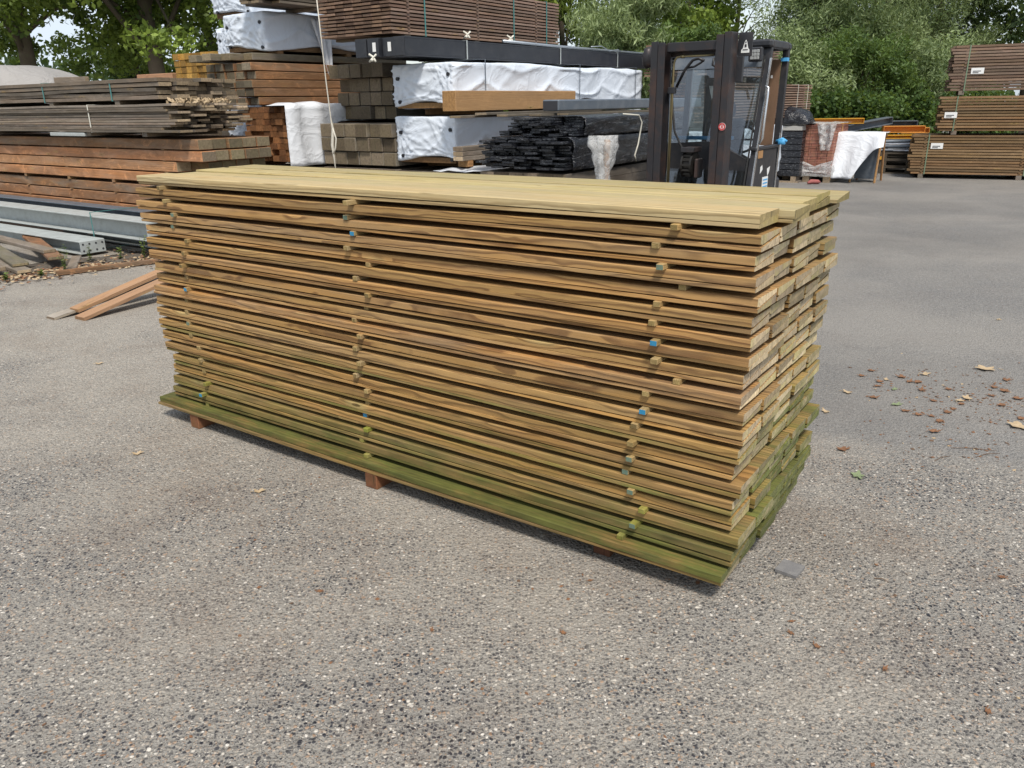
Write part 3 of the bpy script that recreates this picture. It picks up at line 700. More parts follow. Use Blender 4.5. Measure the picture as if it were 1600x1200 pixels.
# black plastic covered plank packs
def blackpack(label, o, L, W, z0, n, th, cols, seed, jit):
    t = thing('black_plank_pack', label, 'plank pack', (o[0], o[1], z0), ROT_C, 'black plank packs')
    rr = random.Random(seed); cw = W / cols
    for i in range(n):
        b = MB()
        for c in range(cols):
            x0 = rr.uniform(-jit, jit) + .12 * rr.random() * (i % 2); yo = rr.uniform(-.012, .012)
            prof = [(c * cw + yo, i * th + .002), ((c + 1) * cw + yo - .004, i * th + .002), ((c + 1) * cw + yo - .004, (i + 1) * th - .003), (c * cw + yo, (i + 1) * th - .003)]
            ph = rr.uniform(0, 6); am = .012
            b.prism(prof, [x0 + (L - x0) * k / 12 for k in range(13)], bc=bcv(), fn=lambda x, y, z: (x, y + .006 * math.sin(x * 5 + ph), z + am * math.sin(x * 1.7 + ph * .2) * (z / .3)))
        b.build('board_layer', M['blackfilm'], t)
    H = n * th; P = []
    for i in range(60):
        x = .08 + (L - .1) * i / 59; row = []
        for j in range(15):
            u = j / 14
            if u < .55: y, z = -.012, H * (-.02 + u / .55 * 1.03)
            else: y, z = (u - .55) / .45 * W * .55, H * 1.02
            k = mnoise.noise(Vector((x * 3, j * .8, seed))) ; k2 = mnoise.noise(Vector((x * 9, j * 1.7, seed + 4)))
            row.append((x, y - (.018 + .02 * k + .012 * k2 if u < .55 else 0), z + (.012 + .012 * k if u >= .5 else .006 * k)))
        P.append(row)
    b = MB(); b.sheet(P, .003); b.build('plastic_cover', M['blackfilm'], t, True)
    return t
blackpack('lower black plastic covered plank pack, wider one, beside the clear plastic bag', (.6, 8.5), 3.1, 1.1, .93, 12, .0257, 7, 4, .10)
blackpack('upper black plastic covered plank pack with ragged ends, under the loose planks', (.74, 8.72), 3.0, .92, 1.26, 7, .0258, 7, 9, .17)
pack('timber_pack', 'dark timber pack on the ground underneath the black plank packs', 'timber pack', (.6, 8.5), ROT_C, 3.0, 1.1, .1, 8, .095, .004, 6, 'grey', bh=.1)
b = MB(); b.box(-.025, .025, -.025, .025, 0, 1.24, .003); o = b.build('timber_post', M['honey']); place(o, (.98, 8.22, 0), .3)
tag(o, 'thin orange wooden post standing in front of the black plank packs', 'post')
P = []
for i in range(22):
    a = 2 * math.pi * i / 21; row = []
    for j in range(16):
        u = j / 15; rad = .065 + .13 * u * u * (1 + .35 * math.sin(3 * a)) + .03 * mnoise.noise(Vector((math.cos(a) * 2, math.sin(a) * 2, u * 5)))
        if u > .8: rad *= 1 - (u - .8) * 1.5
        row.append((rad * math.cos(a), rad * math.sin(a) * .6, .78 + .5 * u))
    P.append(row)
b = MB(); b.sheet(P, .002); o = b.build('plastic_bag', M['film2'], None, True); place(o, (.95, 8.2, 0), .2)
tag(o, 'crumpled clear plastic bag wrapped round the thin orange post', 'plastic bag')
b = MB(); b.tube([C((.74, 8.72), .9, -.05, 1.46), C((.74, 8.72), 1.25, -.07, 1.44), C((.74, 8.72), 1.32, -.08, 1.36), C((.6, 8.5), 1.5, -.07, 1.12), C((.6, 8.5), 1.42, -.07, 1.0), C((.6, 8.5), 1.45, -.08, .93)], .009, 6)
tag(b.build('cord', M['strap_white'], None, True), 'pale grey cord hanging down the side of the black plank packs', 'cord')
P = [[C((-.45, 9.3), .1 + i * .12, -.35 + j * .12 + .0, .86 + .05 * mnoise.noise(Vector((i * .5, j * .6, 2)))) for j in range(9)] for i in range(18)]
b = MB(); b.sheet(P, .004); tag(b.build('white_sheet', M['whitefilm'], None, True), 'low white plastic sheet lying between the lower wrapped pack and black planks', 'plastic sheet')

# ---- grey sleepers left of the wrapped packs
def sleepers(o, rot, rows, cols, w_, h, L, z0, label, grp, mat, sgn=1, jit=.03, gap=.004, offs=None, front=99, colf=None, fmt=None):
    for i in range(rows):
        for c in range(cols):
            if c >= front and i < rows - 4: continue
            j0 = random.uniform(-jit, jit); p = Vector((o[0], o[1], 0))
            ex = Vector((math.cos(rot), math.sin(rot), 0)); ey = Vector((-math.sin(rot), math.cos(rot), 0))
            hh = h - random.uniform(.003, .010)
            b = MB(); x0, x1 = sorted((0, sgn * (L + random.uniform(-.05, .05)))); b.box(x0, x1, 0, w_ - random.uniform(.004, .012), 0, hh, .006, bc=(0, fract(), 0))
            ob = b.build('sleeper', M[mat], None, color=colf(i, c) if colf else (random.uniform(.8, 1.2), .08, random.uniform(-.2, .4), 1))
            place(ob, p + ex * (j0 + (offs(i, c) if offs else 0)) + ey * (c * w_) + Vector((0, 0, z0 + i * (h + gap) + (fmt(i) if fmt else 0))), rot + random.uniform(-.006, .006))
            lay = 'top row' if i == rows - 1 else 'bottom row' if i == 0 else ORD[rows - i] + ' row down'
            tag(ob, f'{label}, {lay}, ' + ('rightmost' if c == 0 else f'{ORD[c + 1]} from the right') if sgn > 0 else f'{label}, {lay}, {["front one", "second from the front", "third from the front", "fourth from the front", "back one"][c]}', 'sleeper', grp)
sleepers((-1.44, 10.5), ROT_C, 3, 6, .218, .172, 2.6, .855, 'dark sleeper end, low stack', 'dark sleepers in the low stack', 'grey', jit=.03)
sleepers((-1.5, 11.15), ROT_C, 4, 5, .2, .172, 2.4, 1.42, 'dark sleeper end under the steel beams', 'dark sleepers under the steel beams', 'grey', jit=.05, offs=lambda i, c: -.18 if i == 3 else 0, gap=.003)
pack('timber_pack', 'dark timber pack on the ground underneath the low grey sleepers', 'timber pack', (-1.44, 10.5), ROT_C, 2.8, 1.32, .1, 5, .14, .004, 6, 'grey', bh=.1)
b = MB(); pts = [(-2.30, 10.72, 2.82), (-2.28, 10.70, 2.3), (-2.27, 10.7, 1.9), (-2.25, 10.7, 1.45), (-2.235, 10.7, 1.32), (-2.26, 10.7, 1.12), (-2.25, 10.7, .95), (-2.24, 10.7, .7)]
b.tube(pts, [.007, .007, .008, .008, .018, .021, .010, .007], 8); b.tube([(-2.235, 10.69, 1.33), (-2.20, 10.68, 1.2), (-2.22, 10.68, 1.08), (-2.25, 10.69, 1.02)], .011, 6)
tag(b.build('rope', M['rope'], None, True), 'knotted pale rope hanging down in front of the grey sleepers', 'rope')

# ---- beams and orange timber further left
OA = (-3.35, 11.3)
sleepers(OA, ROT_C, 5, 5, .19, .104, 3.0, 1.625, 'weathered beam in the five-row stack', 'weathered beams above the orange timber', 'larch', jit=.05, gap=.004,
         colf=lambda i, c: (random.uniform(.75, 1.1), .1, .25 if c else random.uniform(-.1, .2), 1))
for i, (x, y, L_) in enumerate(((-.12, 1.0, 3.0), (.02, .78, 3), (-.2, .58, 3), (-.06, .36, 3), (.1, .1, 3))):
    beam('timber_beam', f'rough grey beam end on top of the five-row stack, {["leftmost", "second from the left", "third from the left", "fourth from the left", "rightmost with its long side showing"][i]}', 'beam', C(OA, x, y, 2.19), ROT_C + random.uniform(-.03, .03), L_, .19, .09, 'plank', 'rough beams on the five-row stack', (1.0, .25, .3, 1))
to = pack('orange_timber_pack', 'stack of orange brown timber ends half covered by a white sheet', 'timber pack', (-2.84, 11.0), ROT_C, 2.4, .95, .9, 9, .074, .004, 7, 'orange', jit=.035, bh=.08, tone=.3, jy=.01)
pack('timber_pack', 'dark timber pack on the ground underneath the orange timber', 'timber pack', (-2.84, 11.0), ROT_C, 2.4, .95, .1, 6, .115, .004, 6, 'grey', bh=.1)
P = []
for i in range(44):
    x = -.10 + 2.4 * i / 43; row = []
    for j in range(26):
        u = j / 25
        if u < .35: y, z = .35 * (1 - u / .35), 1.625 + .02 * math.sin(x * 4)
        else: y, z = -.025, 1.625 - (u - .35) / .65 * (.78 if x < .55 else .78 - .55 * min(1, (x - .55) / .25))
        k = math.sin(x * 15 + math.sin(u * 3) * 1.3) * .02 + mnoise.noise(Vector((x * 5, u * 2, 3))) * .03
        row.append((x, y - (max(0, k + .02) if u >= .35 else 0), z + (k * .4 if u < .35 else 0)))
    P.append(row)
b = MB(); b.sheet(P, .004); o = b.build('white_sheet', M['whitefilm'], None, True); place(o, C((-2.84, 11.0), 0, 0, 0), ROT_C)
tag(o, 'white plastic sheet hanging over the side of the orange timber stack', 'plastic sheet')
# white wrapped packs behind
t = wrapped('wrapped_pack', 'white wrapped pack with a loose hanging flap, on the five-row beam stack', (-3.24, 11.65), ROT_C, 2.6, .85, 2.31, .50, 21, 'white wrapped packs at the back left', bearers=(.1, .6))
P = []
for i in range(16):
    row = []
    for j in range(20):
        v = j / 19; wv = 1 - .75 * v
        x = 1.0 + (i / 15 - .5) * .42 * wv + .05 * v
        row.append((x, -.05 - .03 * math.sin(i * 1.1 + v * 2) - .03 * v, .45 - .75 * v))
    P.append(row)
b = MB(); b.sheet(P, .004); b.build('loose_flap', M['whitefilm'], t, True)
for i in range(5):
    wrapped('wrapped_pack', f'white wrapped pack at the back left, {["bottom", "second from the bottom", "middle", "second from the top", "topmost"][i]} of its stack', (-3.66, 12.6), ROT_C, 3.0, .86, .12 + i * .68, .58, 30 + i, 'white wrapped packs at the back left', bearers=(.1, .5, .9))
tp = pack('dark_plank_pack', 'dark weathered planks with ragged ends, on the flapped white wrapped pack', 'plank pack', (-3.0, 11.3), ROT_C, 2.6, .62, 2.865, 6, .03, .012, 4, 'plank', jit=.14, bh=.04, tone=.3, jy=.02, color=(.8, .1, 0, 1))
# yellow timber, its support, pink beam
pack('yellow_timber_pack', 'small block of yellow brown sawn timber under the trees, four rows', 'timber pack', (-4.44, 13.06), ROT_C, 1.0, 1.02, 2.02, 4, .09, .008, 7, 'yellow', jit=.02, bh=.0, tone=.25, stick=False)
pack('timber_pack', 'grey timber pack on the ground underneath the yellow timber block', 'timber pack', (-4.44, 13.06), ROT_C, 1.2, 2.3, .12, 13, .135, .008, 9, 'grey', bh=.12, stick=False)
beam('timber_beam', 'pale orange squared beam lying between the yellow timber and grey heap', 'beam', C((-4.44, 13.06), .05, 2.2, 2.018), ROT_A - .0, 1.0, .14, .12, 'pinkpine')
# grey tarp heap
P = []
for i in range(30):
    row = []
    for j in range(24):
        u, v = i / 29 * 2 - 1, j / 23 * 2 - 1
        hgt = max(0, 1 - u ** 4) ** .55 * max(0, 1 - v ** 4) ** .5
        row.append((u * 3.2 - 9.9, 15.2 + v * 1.6, max(0.0, hgt * (2.3 + .1 * math.sin(u * 3))) + .05 * mnoise.noise(Vector((u * 4, v * 4, 1))) * hgt + .004))
    P.append(row)
b = MB(); b.sheet(P, .006); tag(b.build('tarp_heap', M['greytarp'], None, True), 'rounded heap under a dull grey tarpaulin at the left edge, below the trees', 'covered heap')

# ---- long sleepers and plank packs at the left
OS = (-3.54, 9.5)
def scol(i, c):
    if c == 0: return {8: (1.15, .08, .35, 1), 7: (1.6, 0, -.1, 1), 6: (1.7, 0, -.2, 1), 5: (1.55, 0, -.25, 1), 4: (1.1, .08, .55, 1), 3: (1.25, 0, .1, 1), 2: (1.35, 0, -.1, 1), 1: (1.2, 0, .1, 1), 0: (1.0, .1, .2, 1)}[i]
    return (random.uniform(.85, 1.1), random.uniform(.1, .35), .4, 1)
sleepers(OS, ROT_A, 9, 5, .205, .122, 6.4, .07, 'long reddish sleeper in the low left stack', 'long sleepers at the left', 'larch', sgn=-1, jit=.03, gap=.0085,
         offs=lambda i, c: {8: .0, 7: .06, 6: -.45, 5: -.55}.get(i, -.1) * (1 if c == 0 else .3), colf=scol, front=2, fmt=lambda i: .028 if i > 4 else 0)
for i, x in enumerate((-.7, -1.9, -3.0, -4.2, -5.3)):
    b = MB()
    for k in range(9):
        z = .07 + k * .1305 - .009 + (.028 if k > 4 else 0) - (.028 if k == 5 else 0)
        b.box(-.03, .03, -.004, .9, z + .0003, z + (.0365 if k == 5 else .0087))
    b.box(-.05, .05, .0, .9, 0, .0607)
    o = b.build('spacer_laths', M['honey'], color=(.8, 0, .3, 1)); place(o, A(OS, x, 0, 0), ROT_A)
    tag(o, f'thin upright column of spacers between the long sleepers, {["nearest their right end", "second from the right end", "third from the right end", "fourth from the right end", "fifth from the right end"][i]}', 'spacers', 'spacers of the long sleepers')
tb = pack('grey_plank_pack', 'wide pack of thin grey planks with splayed ends and one white strap', 'plank pack', (-3.84, 9.55), ROT_A, 5.6, 1.0, 1.335, 11, .026, .003, 6, 'plank', sgn=-1, jit=.24, straps=(1.68,), smat='strap_white', bh=.048, bear=(.1, .32, .8), tone=.35, jy=.02, warp=.006, color=(1.1, .03, .1, 1))
ta = pack('grey_plank_pack', 'upper pack of dark grey planks with teal straps, on the splayed plank pack', 'plank pack', (-3.96, 9.72), ROT_A, 5.6, 1.0, 1.70, 5, .042, .006, 6, 'plank', sgn=-1, jit=.1, straps=(1.02, 2.64, 4.07), bh=.052, bear=(.17, .45, .8), tone=.3, jy=.02, warp=.012, color=(.85, .06, .1, 1), stick=False)
beam('timber_offcut', 'short squared offcut lying on top of the upper grey plank pack', 'offcut', A((-3.96, 9.72), -3.3, .5, 1.955), ROT_A + .3, .55, .08, .08, 'plank', color=(1.2, 0, .1, 1))
beam('bluish_board', 'short bluish grey board squeezed under the splayed grey plank pack', 'board', A((-3.84, 9.55), -2.7, -.02, 1.281), ROT_A, .85, .3, .044, 'bluesteel')
rr = random.Random(5); b = MB()
for i in range(150):
    c = A((-3.84, 9.55), rr.gauss(.0, .11) + .02, rr.uniform(.05, .75), 1.655 + rr.random() * .045); d = Vector((rr.gauss(0, 1), rr.gauss(0, 1), rr.gauss(0, .5))).normalized(); e = d.orthogonal().normalized()
    l, w2 = rr.uniform(.02, .045), rr.uniform(.008, .02); n_ = d.cross(e) * .004
    b.add([c - d * l, c + e * w2, c + d * l, c - e * w2, c + n_ * 2.5], [(0, 1, 4), (1, 2, 4), (2, 3, 4), (3, 0, 4), (3, 2, 1, 0)])
tag(b.build('wood_chips', M['leafpale']), 'pale curled wood chips heaped on the splayed plank ends', 'wood chips', kind='stuff')

# ---- grey steel beams at the left
def ibeam(label, o, L, z0, W, H, mat, holes=True, tf=.014, strap=None):
    t = thing('steel_joist', label, 'steel beam', (o[0], o[1], z0), ROT_A, 'grey steel joists at the left')
    b = MB(); b.box(-L, 0, 0, W, 0, tf, .003); b.box(-L, 0, 0, W, H - tf, H, .003); b.box(-L, 0, W * .5 - .006, W * .5 + .006, tf, H - tf)
    b.build('joist_body', M[mat], t)
    b = MB(); b.box(.001, .014, .004, W - .004, .004, H - .004, .002); b.build('end_plate', M[mat], t)
    b = MB()
    if holes:
        for yy in (.12, .37, .63, .88):
            for zz in (.25, .75): b.cyl((.0147, W * yy, H * zz), (1, 0, 0), .012, .003, 12)
    else: b.box(.0145, .016, W * .45, W * .8, H * .2, H * .75)
    b.build('bolt_holes' if holes else 'stencil_patch', M['ink' if holes else 'darksteel'], t)  # holes are black discs, their inner shade put into the colour
    return t
ibeam('pale grey painted steel joist, uppermost of the front three, blank end plate', (-4.02, 8.90), 5.5, .205, .27, .21, 'bluesteel', False)
ibeam('pale grey steel joist low on the ground with a row of bolt holes', (-4.92, 9.14), 5.0, .03, .30, .15, 'bluesteel', True)
ibeam('darker steel joist behind the pale ones, against the long sleepers', (-4.02, 9.36), 5.5, .29, .20, .16, 'darksteel', True)
ibeam('short bolted steel joist lowest at the back, mostly hidden', (-3.7, 9.16), 3.0, .02, .25, .13, 'bluesteel', True)
b = MB(); band(b, 0, -.005, .66, -.18, .25, .016, .004); o = b.build('strap', M['strap_teal']); place(o, A((-4.06, 8.92), -1.05, 0, .21), ROT_A)
tag(o, 'teal strap running round the pale grey steel joists', 'strap')
for i, (x, y) in enumerate(((-1.25, .02), (-.9, .45))):
    beam('wood_block', ['squared wooden block between the pale steel joists', 'wooden block under the dark steel joist'][i], 'block', A((-4.06, 8.92), x, y, .185 if i == 0 else .16), ROT_A + .2, .18, .14, .018 if i == 0 else .12, 'plank', color=(1.2, 0, .1, 1))
# loose offcuts
oc = [(-5.02, 8.05, .03, -.15, 1.6, .14, .04, 'grey plank end sticking out farthest on the litter'), (-5.2, 7.95, .07, -.05, 1.5, .13, .045, 'pale plank end lying second in the loose heap'),
      (-5.35, 7.9, .02, .1, 1.4, .12, .05, 'squared dark stick lowest in the loose heap'), (-5.15, 8.2, .075, -.25, 1.8, .16, .035, 'mossy plank across the back of the loose heap'),
      (-4.85, 8.35, .11, -.32, 2.0, .15, .04, 'reddish plank on top behind the loose heap'), (-5.3, 8.0, .118, .02, 1.2, .12, .04, 'short grey plank on top of the loose heap'),
      (-4.62, 8.22, .012, -.55, .9, .1, .025, 'thin slanting plank reaching toward the weeds'), (-5.0, 8.55, .15, -.1, 1.8, .13, .04, 'topmost weathered plank nearest the steel joists')]
for x, y, z, r_, L_, w_, h_, lb in oc:
    beam('loose_offcut', lb, 'plank', (x, y, z), ROT_A + r_, L_, w_, h_, 'plank' if 'reddish' not in lb else 'larch', 'loose planks at the left edge', (random.uniform(.85, 1.3), .3 if 'mossy' in lb else .08, .15, 1), sgn=-1)
beam('edging_board', 'rotten brown edging board lying in the leaf litter by the weeds', 'board', (-4.62, 8.05, .005), R(38), 1.0, .05, .05, 'larch', color=(.8, .1, .2, 1))
# leaning planks
def leanp(label, a, b_, wd, th, mat, color, prof=True):
    a, b_ = Vector(a), Vector(b_); L_ = (b_ - a).length; d = (b_ - a).normalized(); side = Vector((0, 0, 1)).cross(d).normalized(); up = d.cross(side)
    b = MB(); pf = [(-wd / 2, 0), (wd / 2, 0), (wd / 2, th * .45), (wd / 2 - .012, th * .5), (wd / 2 - .012, th), (-wd / 2, th)]
    b.prism(pf, [0, L_ * .5, L_]); o = b.build('plank', M[mat], color=color)
    o.matrix_world = Matrix(((d.x, side.x, up.x, a.x), (d.y, side.y, up.y, a.y), (d.z, side.z, up.z, a.z), (0, 0, 0, 1)))
    return tag(o, label, 'plank', 'planks leaning beside the big pile')
leanp('reddish plank leaning beside the pile, upper left of the pair', (-3.60, 6.42, .03), (-2.62, 7.92, .40), .14, .028, 'pinkpine', (.92, 0, .05, 1))
leanp('reddish plank leaning beside the pile, lower right of the pair', (-3.48, 6.26, .0), (-2.47, 7.80, .37), .14, .028, 'pinkpine', (.88, 0, .05, 1))
leanp('short grey plank end poking out under the reddish leaning planks', (-3.74, 6.30, .0), (-2.9, 7.55, .20), .13, .02, 'grey', (1.9, 0, .5, 1))
beam('wood_block', 'wooden prop block under the raised end of the leaning planks', 'block', (-2.95, 7.55, 0), ROT_C, .2, .5, .265, 'grey')

# ================================================================== FORKLIFT
OF = (2.09, 8.01)
fl = thing('forklift', 'dark old forklift with glazed cab parked behind the big pile, mast facing the camera', 'forklift', (OF[0], OF[1], 0), ROT_C)
def part(name, fn, mat, parent=fl, smooth=False):
    b = MB(); fn(b); return b.build(name, M[mat] if isinstance(mat, str) else [M[x] for x in mat], parent, smooth)
for y0, s_, zt in ((0, 1, 2.19), (.815, -1, 2.14)):
    def outer(b):
        a, c = sorted((y0, y0 + s_ * .012)); b.box(.02, .15, a, c, .08, zt, .003)
        a, c = sorted((y0, y0 + s_ * .072)); b.box(.0, .018, a, c, .08, zt, .003); b.box(.152, .17, a, c, .08, zt, .003)
    part('mast_rail', outer, 'mast')
    def inner(b):
        a, c = sorted((y0 + s_ * .076, y0 + s_ * .088)); b.box(.012, .13, a, c, .12, zt - .02, .003)
        a, c = sorted((y0 + s_ * .076, y0 + s_ * .150)); b.box(-.006, .010, a, c, .12, zt - .02, .003); b.box(.132, .148, a, c, .12, zt - .02, .003)
    part('inner_mast_rail', inner, 'mast')
    part('lift_cylinder', lambda b: (b.cyl((.21, y0 + s_ * .09, 1.0), (0, 0, 1), .035, 1.8, 14), b.cyl((.21, y0 + s_ * .09, 2.0), (0, 0, 1), .022, .2, 12)), 'flblack', smooth=False)
    part('lift_chain', lambda b: [b.box(.172, .186, min(y0 + s_ * .155, y0 + s_ * .175), max(y0 + s_ * .155, y0 + s_ * .175), .5 + q * .03, .525 + q * .03) for q in range(50)], 'chain')
part('mast_crosshead', lambda b: (b.box(.03, .15, .153, .662, 2.04, 2.125, .006), b.box(.155, .19, .05, .77, 2.0, 2.05, .004)), 'mast')
part('lower_crossbar', lambda b: b.box(.05, .14, .153, .662, .30, .46, .006), 'mast')
part('hydraulic_pipe', lambda b: (b.tube([(.10, .61, .5), (.10, .61, 1.93), (.10, .60, 1.97), (.10, .58, 1.995), (.10, .54, 2.0), (.10, .205, 2.0)], .011, 8), b.cyl((.10, .52, 2.0), (0, 1, 0), .018, .035, 8)), 'brass', smooth=True)
part('thin_pipe', lambda b: b.tube([(.12, .635, .5), (.12, .635, 1.75)], .006, 6), 'brass')
part('pipe_clamp', lambda b: b.box(.085, .14, .585, .66, 1.66, 1.72, .004), 'flblack')
part('hose', lambda b: (b.tube([(.16, .64, 1.62), (.17, .60, 1.3), (.17, .50, 1.12), (.16, .42, .98), (.16, .40, .7)], .011, 6)), 'rubber', smooth=True)
part('guard_bow', lambda b: (b.tube([(.30, .66, 1.72), (.30, .58, 1.88), (.30, .50, 1.97), (.30, .44, 1.985), (.30, .38, 1.96)], .015, 7), b.tube([(.30, .56, 1.90), (.30, .48, 1.91), (.30, .41, 1.945), (.30, .38, 1.975)], .011, 7),
     b.tube([(.30, .28, 1.98), (.30, .29, 1.92), (.30, .24, 1.89), (.30, .20, 1.88)], .012, 7), b.tube([(.30, .27, 1.985), (.30, .2, 1.88), (.30, .16, 1.78)], .013, 7)), 'flblack', smooth=True)
part('chain_sheave', lambda b: ([b.cyl((.16, .455, .98), (0, 1, 0), .125, .02, 24), b.cyl((.16, .36, .98), (0, 1, 0), .125, .02, 24), b.cyl((.16, .408, .98), (0, 1, 0), .105, .08, 24)] +
     [b.box(.16 + .112 * math.cos(a) - .012, .16 + .112 * math.cos(a) + .012, .37, .45, .98 + .112 * math.sin(a) - .01, .98 + .112 * math.sin(a) + .01) for a in [k * .45 for k in range(14)]]), 'chain')
part('sheave_cover', lambda b: (b.box(.05, .27, .335, .475, 1.10, 1.15, .006), b.box(.08, .24, .30, .335, .85, 1.04, .01)), 'mast')
part('carriage', lambda b: (b.box(-.07, -.02, -.08, .94, .62, .74, .006), b.box(-.07, -.02, -.08, .94, .16, .28, .006), b.box(-.075, -.025, .15, .25, .28, .62), b.box(-.075, -.025, .6, .7, .28, .62)), 'mast')
for y0 in (.08, .64):
    part('fork', lambda b: (b.box(-.12, -.075, y0, y0 + .13, .05, .80, .006), b.prism([(y0, .05), (y0 + .13, .05), (y0 + .13, .085), (y0, .085)], [-1.05, -.075])), 'flblack')
# cab
def lean(b, y, w_, d0=.40, d1=.76, z0=.55, z1=2.08, dep=.055):
    b.add([(d0, y, z0), (d0 + dep, y, z0), (d0 + dep, y + w_, z0), (d0, y + w_, z0), (d1, y, z1), (d1 + dep, y, z1), (d1 + dep, y + w_, z1), (d1, y + w_, z1)],
          [(0, 1, 2, 3), (4, 5, 6, 7), (0, 1, 5, 4), (1, 2, 6, 5), (2, 3, 7, 6), (3, 0, 4, 7)])
YR, YL = -.135, .985
for y in (YR, YL - .05): part('front_pillar', lambda b: lean(b, y, .05), 'flblack')
part('windscreen_seal', lambda b: (lean(b, YR + .058, .014, .39, .745, .6, 2.02, .02), lean(b, YL - .075, .014, .39, .745, .6, 2.02, .02)), 'rubber')
part('pillar_trim', lambda b: lean(b, YR - .014, .013, .405, .72, .55, 1.98, .035), 'chrome')
for y in (YR, YL - .06): part('rear_pillar', lambda b: lean(b, y, .06, 1.22, 1.31, .55, 2.08, .06), 'flblack')
part('rear_pillar_trim', lambda b: lean(b, YR - .009, .008, 1.215, 1.255, .55, 1.25, .03), 'chrome')
ro = part('overhead_guard', lambda b: (b.box(.70, .80, YR - .01, YL + .01, 2.08, 2.155, .02), b.box(1.29, 1.40, YR - .01, YL + .01, 2.07, 2.145, .02), b.box(.80, 1.29, YR - .01, YR + .07, 2.075, 2.15, .012), b.box(.80, 1.29, YL - .07, YL + .01, 2.075, 2.15, .012),
     [b.box(.80, 1.29, YR + .16 + k * .155, YR + .20 + k * .155, 2.08, 2.13, .006) for k in range(6)]), 'flblack')
part('side_horn_cover', lambda b: b.tube([(.42, YL + .03, 2.11), (.42, YL + .055, 2.09), (.42, YL + .065, 2.03), (.42, YL + .06, 1.95), (.42, YL + .05, 1.92)], [.02, .05, .06, .055, .03], 12), 'mast', smooth=True)
part('roof_pane', lambda b: b.box(.80, 1.29, YR + .071, YL - .071, 2.132, 2.138), 'glass')
def pane(b):
    lean(b, YR + .073, YL - YR - .15, .41, .755, .62, 2.03, .006)
part('windscreen', pane, 'glass')
part('windscreen_header', lambda b: lean(b, YR + .05, YL - YR - .1, .735, .765, 1.97, 2.079, .05), 'flblack')
part('sun_strip', lambda b: lean(b, YR + .074, YL - YR - .152, .709, .742, 1.90, 2.02, .004), 'darksteel')
part('rear_pane', lambda b: lean(b, YR + .07, YL - YR - .14, 1.255, 1.31, 1.12, 2.0, .006), 'glass')
part('rear_panel', lambda b: (lean(b, YR + .061, .13, 1.20, 1.27, 1.12, 1.98, .03), lean(b, .57, .075, 1.215, 1.268, 1.12, 2.02, .03)), 'plywood')
part('rear_post', lambda b: lean(b, .646, .08, 1.21, 1.265, .9, 2.05, .04), 'flblack')
part('warning_triangle', lambda b: b.add([(1.185, .665, 1.74), (1.185, .565, 1.74), (1.187, .625, 1.60), (1.189, .665, 1.74), (1.189, .565, 1.74), (1.191, .625, 1.60)], [(0, 1, 2), (5, 4, 3), (0, 3, 4, 1), (1, 4, 5, 2), (2, 5, 3, 0)]), 'label')
part('side_panel', lambda b: (b.box(.52, 1.215, YR, YR + .03, .52, 1.10, .006), b.box(.50, 1.24, YR - .012, YR + .05, 1.10, 1.135, .008)), 'flblack')
part('left_side_panel', lambda b: b.box(.52, 1.215, YL - .03, YL, .52, 1.05, .006), 'flblack')
part('side_label', lambda b: (b.box(.80, .98, YR - .0045, YR - .001, .70, .82)), 'label')
part('side_label_print', lambda b: [b.box(.82, .96, YR - .0075, YR - .005, .715 + k * .035, .728 + k * .035) for k in range(3)], 'bluetape')
part('peeled_sticker', lambda b: (b.add([(x, YR - .004, z) for x, z in ((.70, .93), (.76, .95), (.78, .90), (.74, .88), (.70, .86))], [(0, 1, 2, 3, 4)]), b.add([(x, YR - .004, z) for x, z in ((.92, .90), (1.02, .92), (1.0, .86), (.95, .82))], [(0, 1, 2, 3)])), 'label')
part('latch_plate', lambda b: b.box(.60, .74, YR - .008, YR - .002, 1.02, 1.095, .002), 'honey')
part('grab_handle', lambda b: b.tube([(.60, YR - .02, 1.72), (.60, YR - .05, 1.70), (.58, YR - .055, 1.62), (.545, YR - .05, 1.22), (.55, YR - .02, 1.17)], .012, 8), 'chrome', smooth=True)
part('blue_tape', lambda b: lean(b, YR - .004, .068, 1.275, 1.278, 1.965, 2.0, .07), 'bluetape')
wl = part('work_light', lambda b: (b.box(.60, .655, -.09, .045, 1.945, 2.08, .012), b.box(.655, .74, -.04, .0, 1.99, 2.03)), 'flblack')
part('light_lens', lambda b: [b.box(.592, .6005, -.068 + c * .031, -.040 + c * .031, 1.965 + r_ * .031, 1.993 + r_ * .031, .003) for c in range(3) for r_ in range(3)], 'lamp', wl)
bp = part('bracket_plate', lambda b: (b.box(.20, .21, -.13, .01, 1.98, 2.19, .003), b.box(.17, .21, -.06, .01, 1.75, 1.98, .003)), 'flblack')
part('emblem', lambda b: (b.add([(.197, y, z) for y, z in ((-.025, 2.01), (-.105, 2.01), (-.105, 2.035), (-.092, 2.05), (-.078, 2.105), (-.066, 2.125), (-.054, 2.105), (-.040, 2.05), (-.025, 2.035))], [tuple(range(9))])), 'label', bp)
part('emblem_mark', lambda b: (b.box(.194, .196, -.075, -.057, 2.06, 2.085), b.box(.194, .196, -.09, -.04, 2.035, 2.041), b.box(.194, .196, -.072, -.06, 2.098, 2.108)), 'ink', bp)
st = part('round_sticker', lambda b: b.cyl((-.0075, .035, 1.35), (1, 0, 0), .036, .003, 24), 'label')
part('sticker_ring', lambda b: [b.box(-.0115, -.0095, .035 + .028 * math.cos(a) - .006, .035 + .028 * math.cos(a) + .006, 1.35 + .028 * math.sin(a) - .006, 1.35 + .028 * math.sin(a) + .006) for a in [k * .35 for k in range(18)]] +
     [b.box(-.0115, -.0095, .025, .032, 1.333, 1.367), b.box(-.0115, -.0095, .038, .045, 1.333, 1.367), b.box(-.0115, -.0095, .032, .038, 1.347, 1.353)], 'redpaint', st)
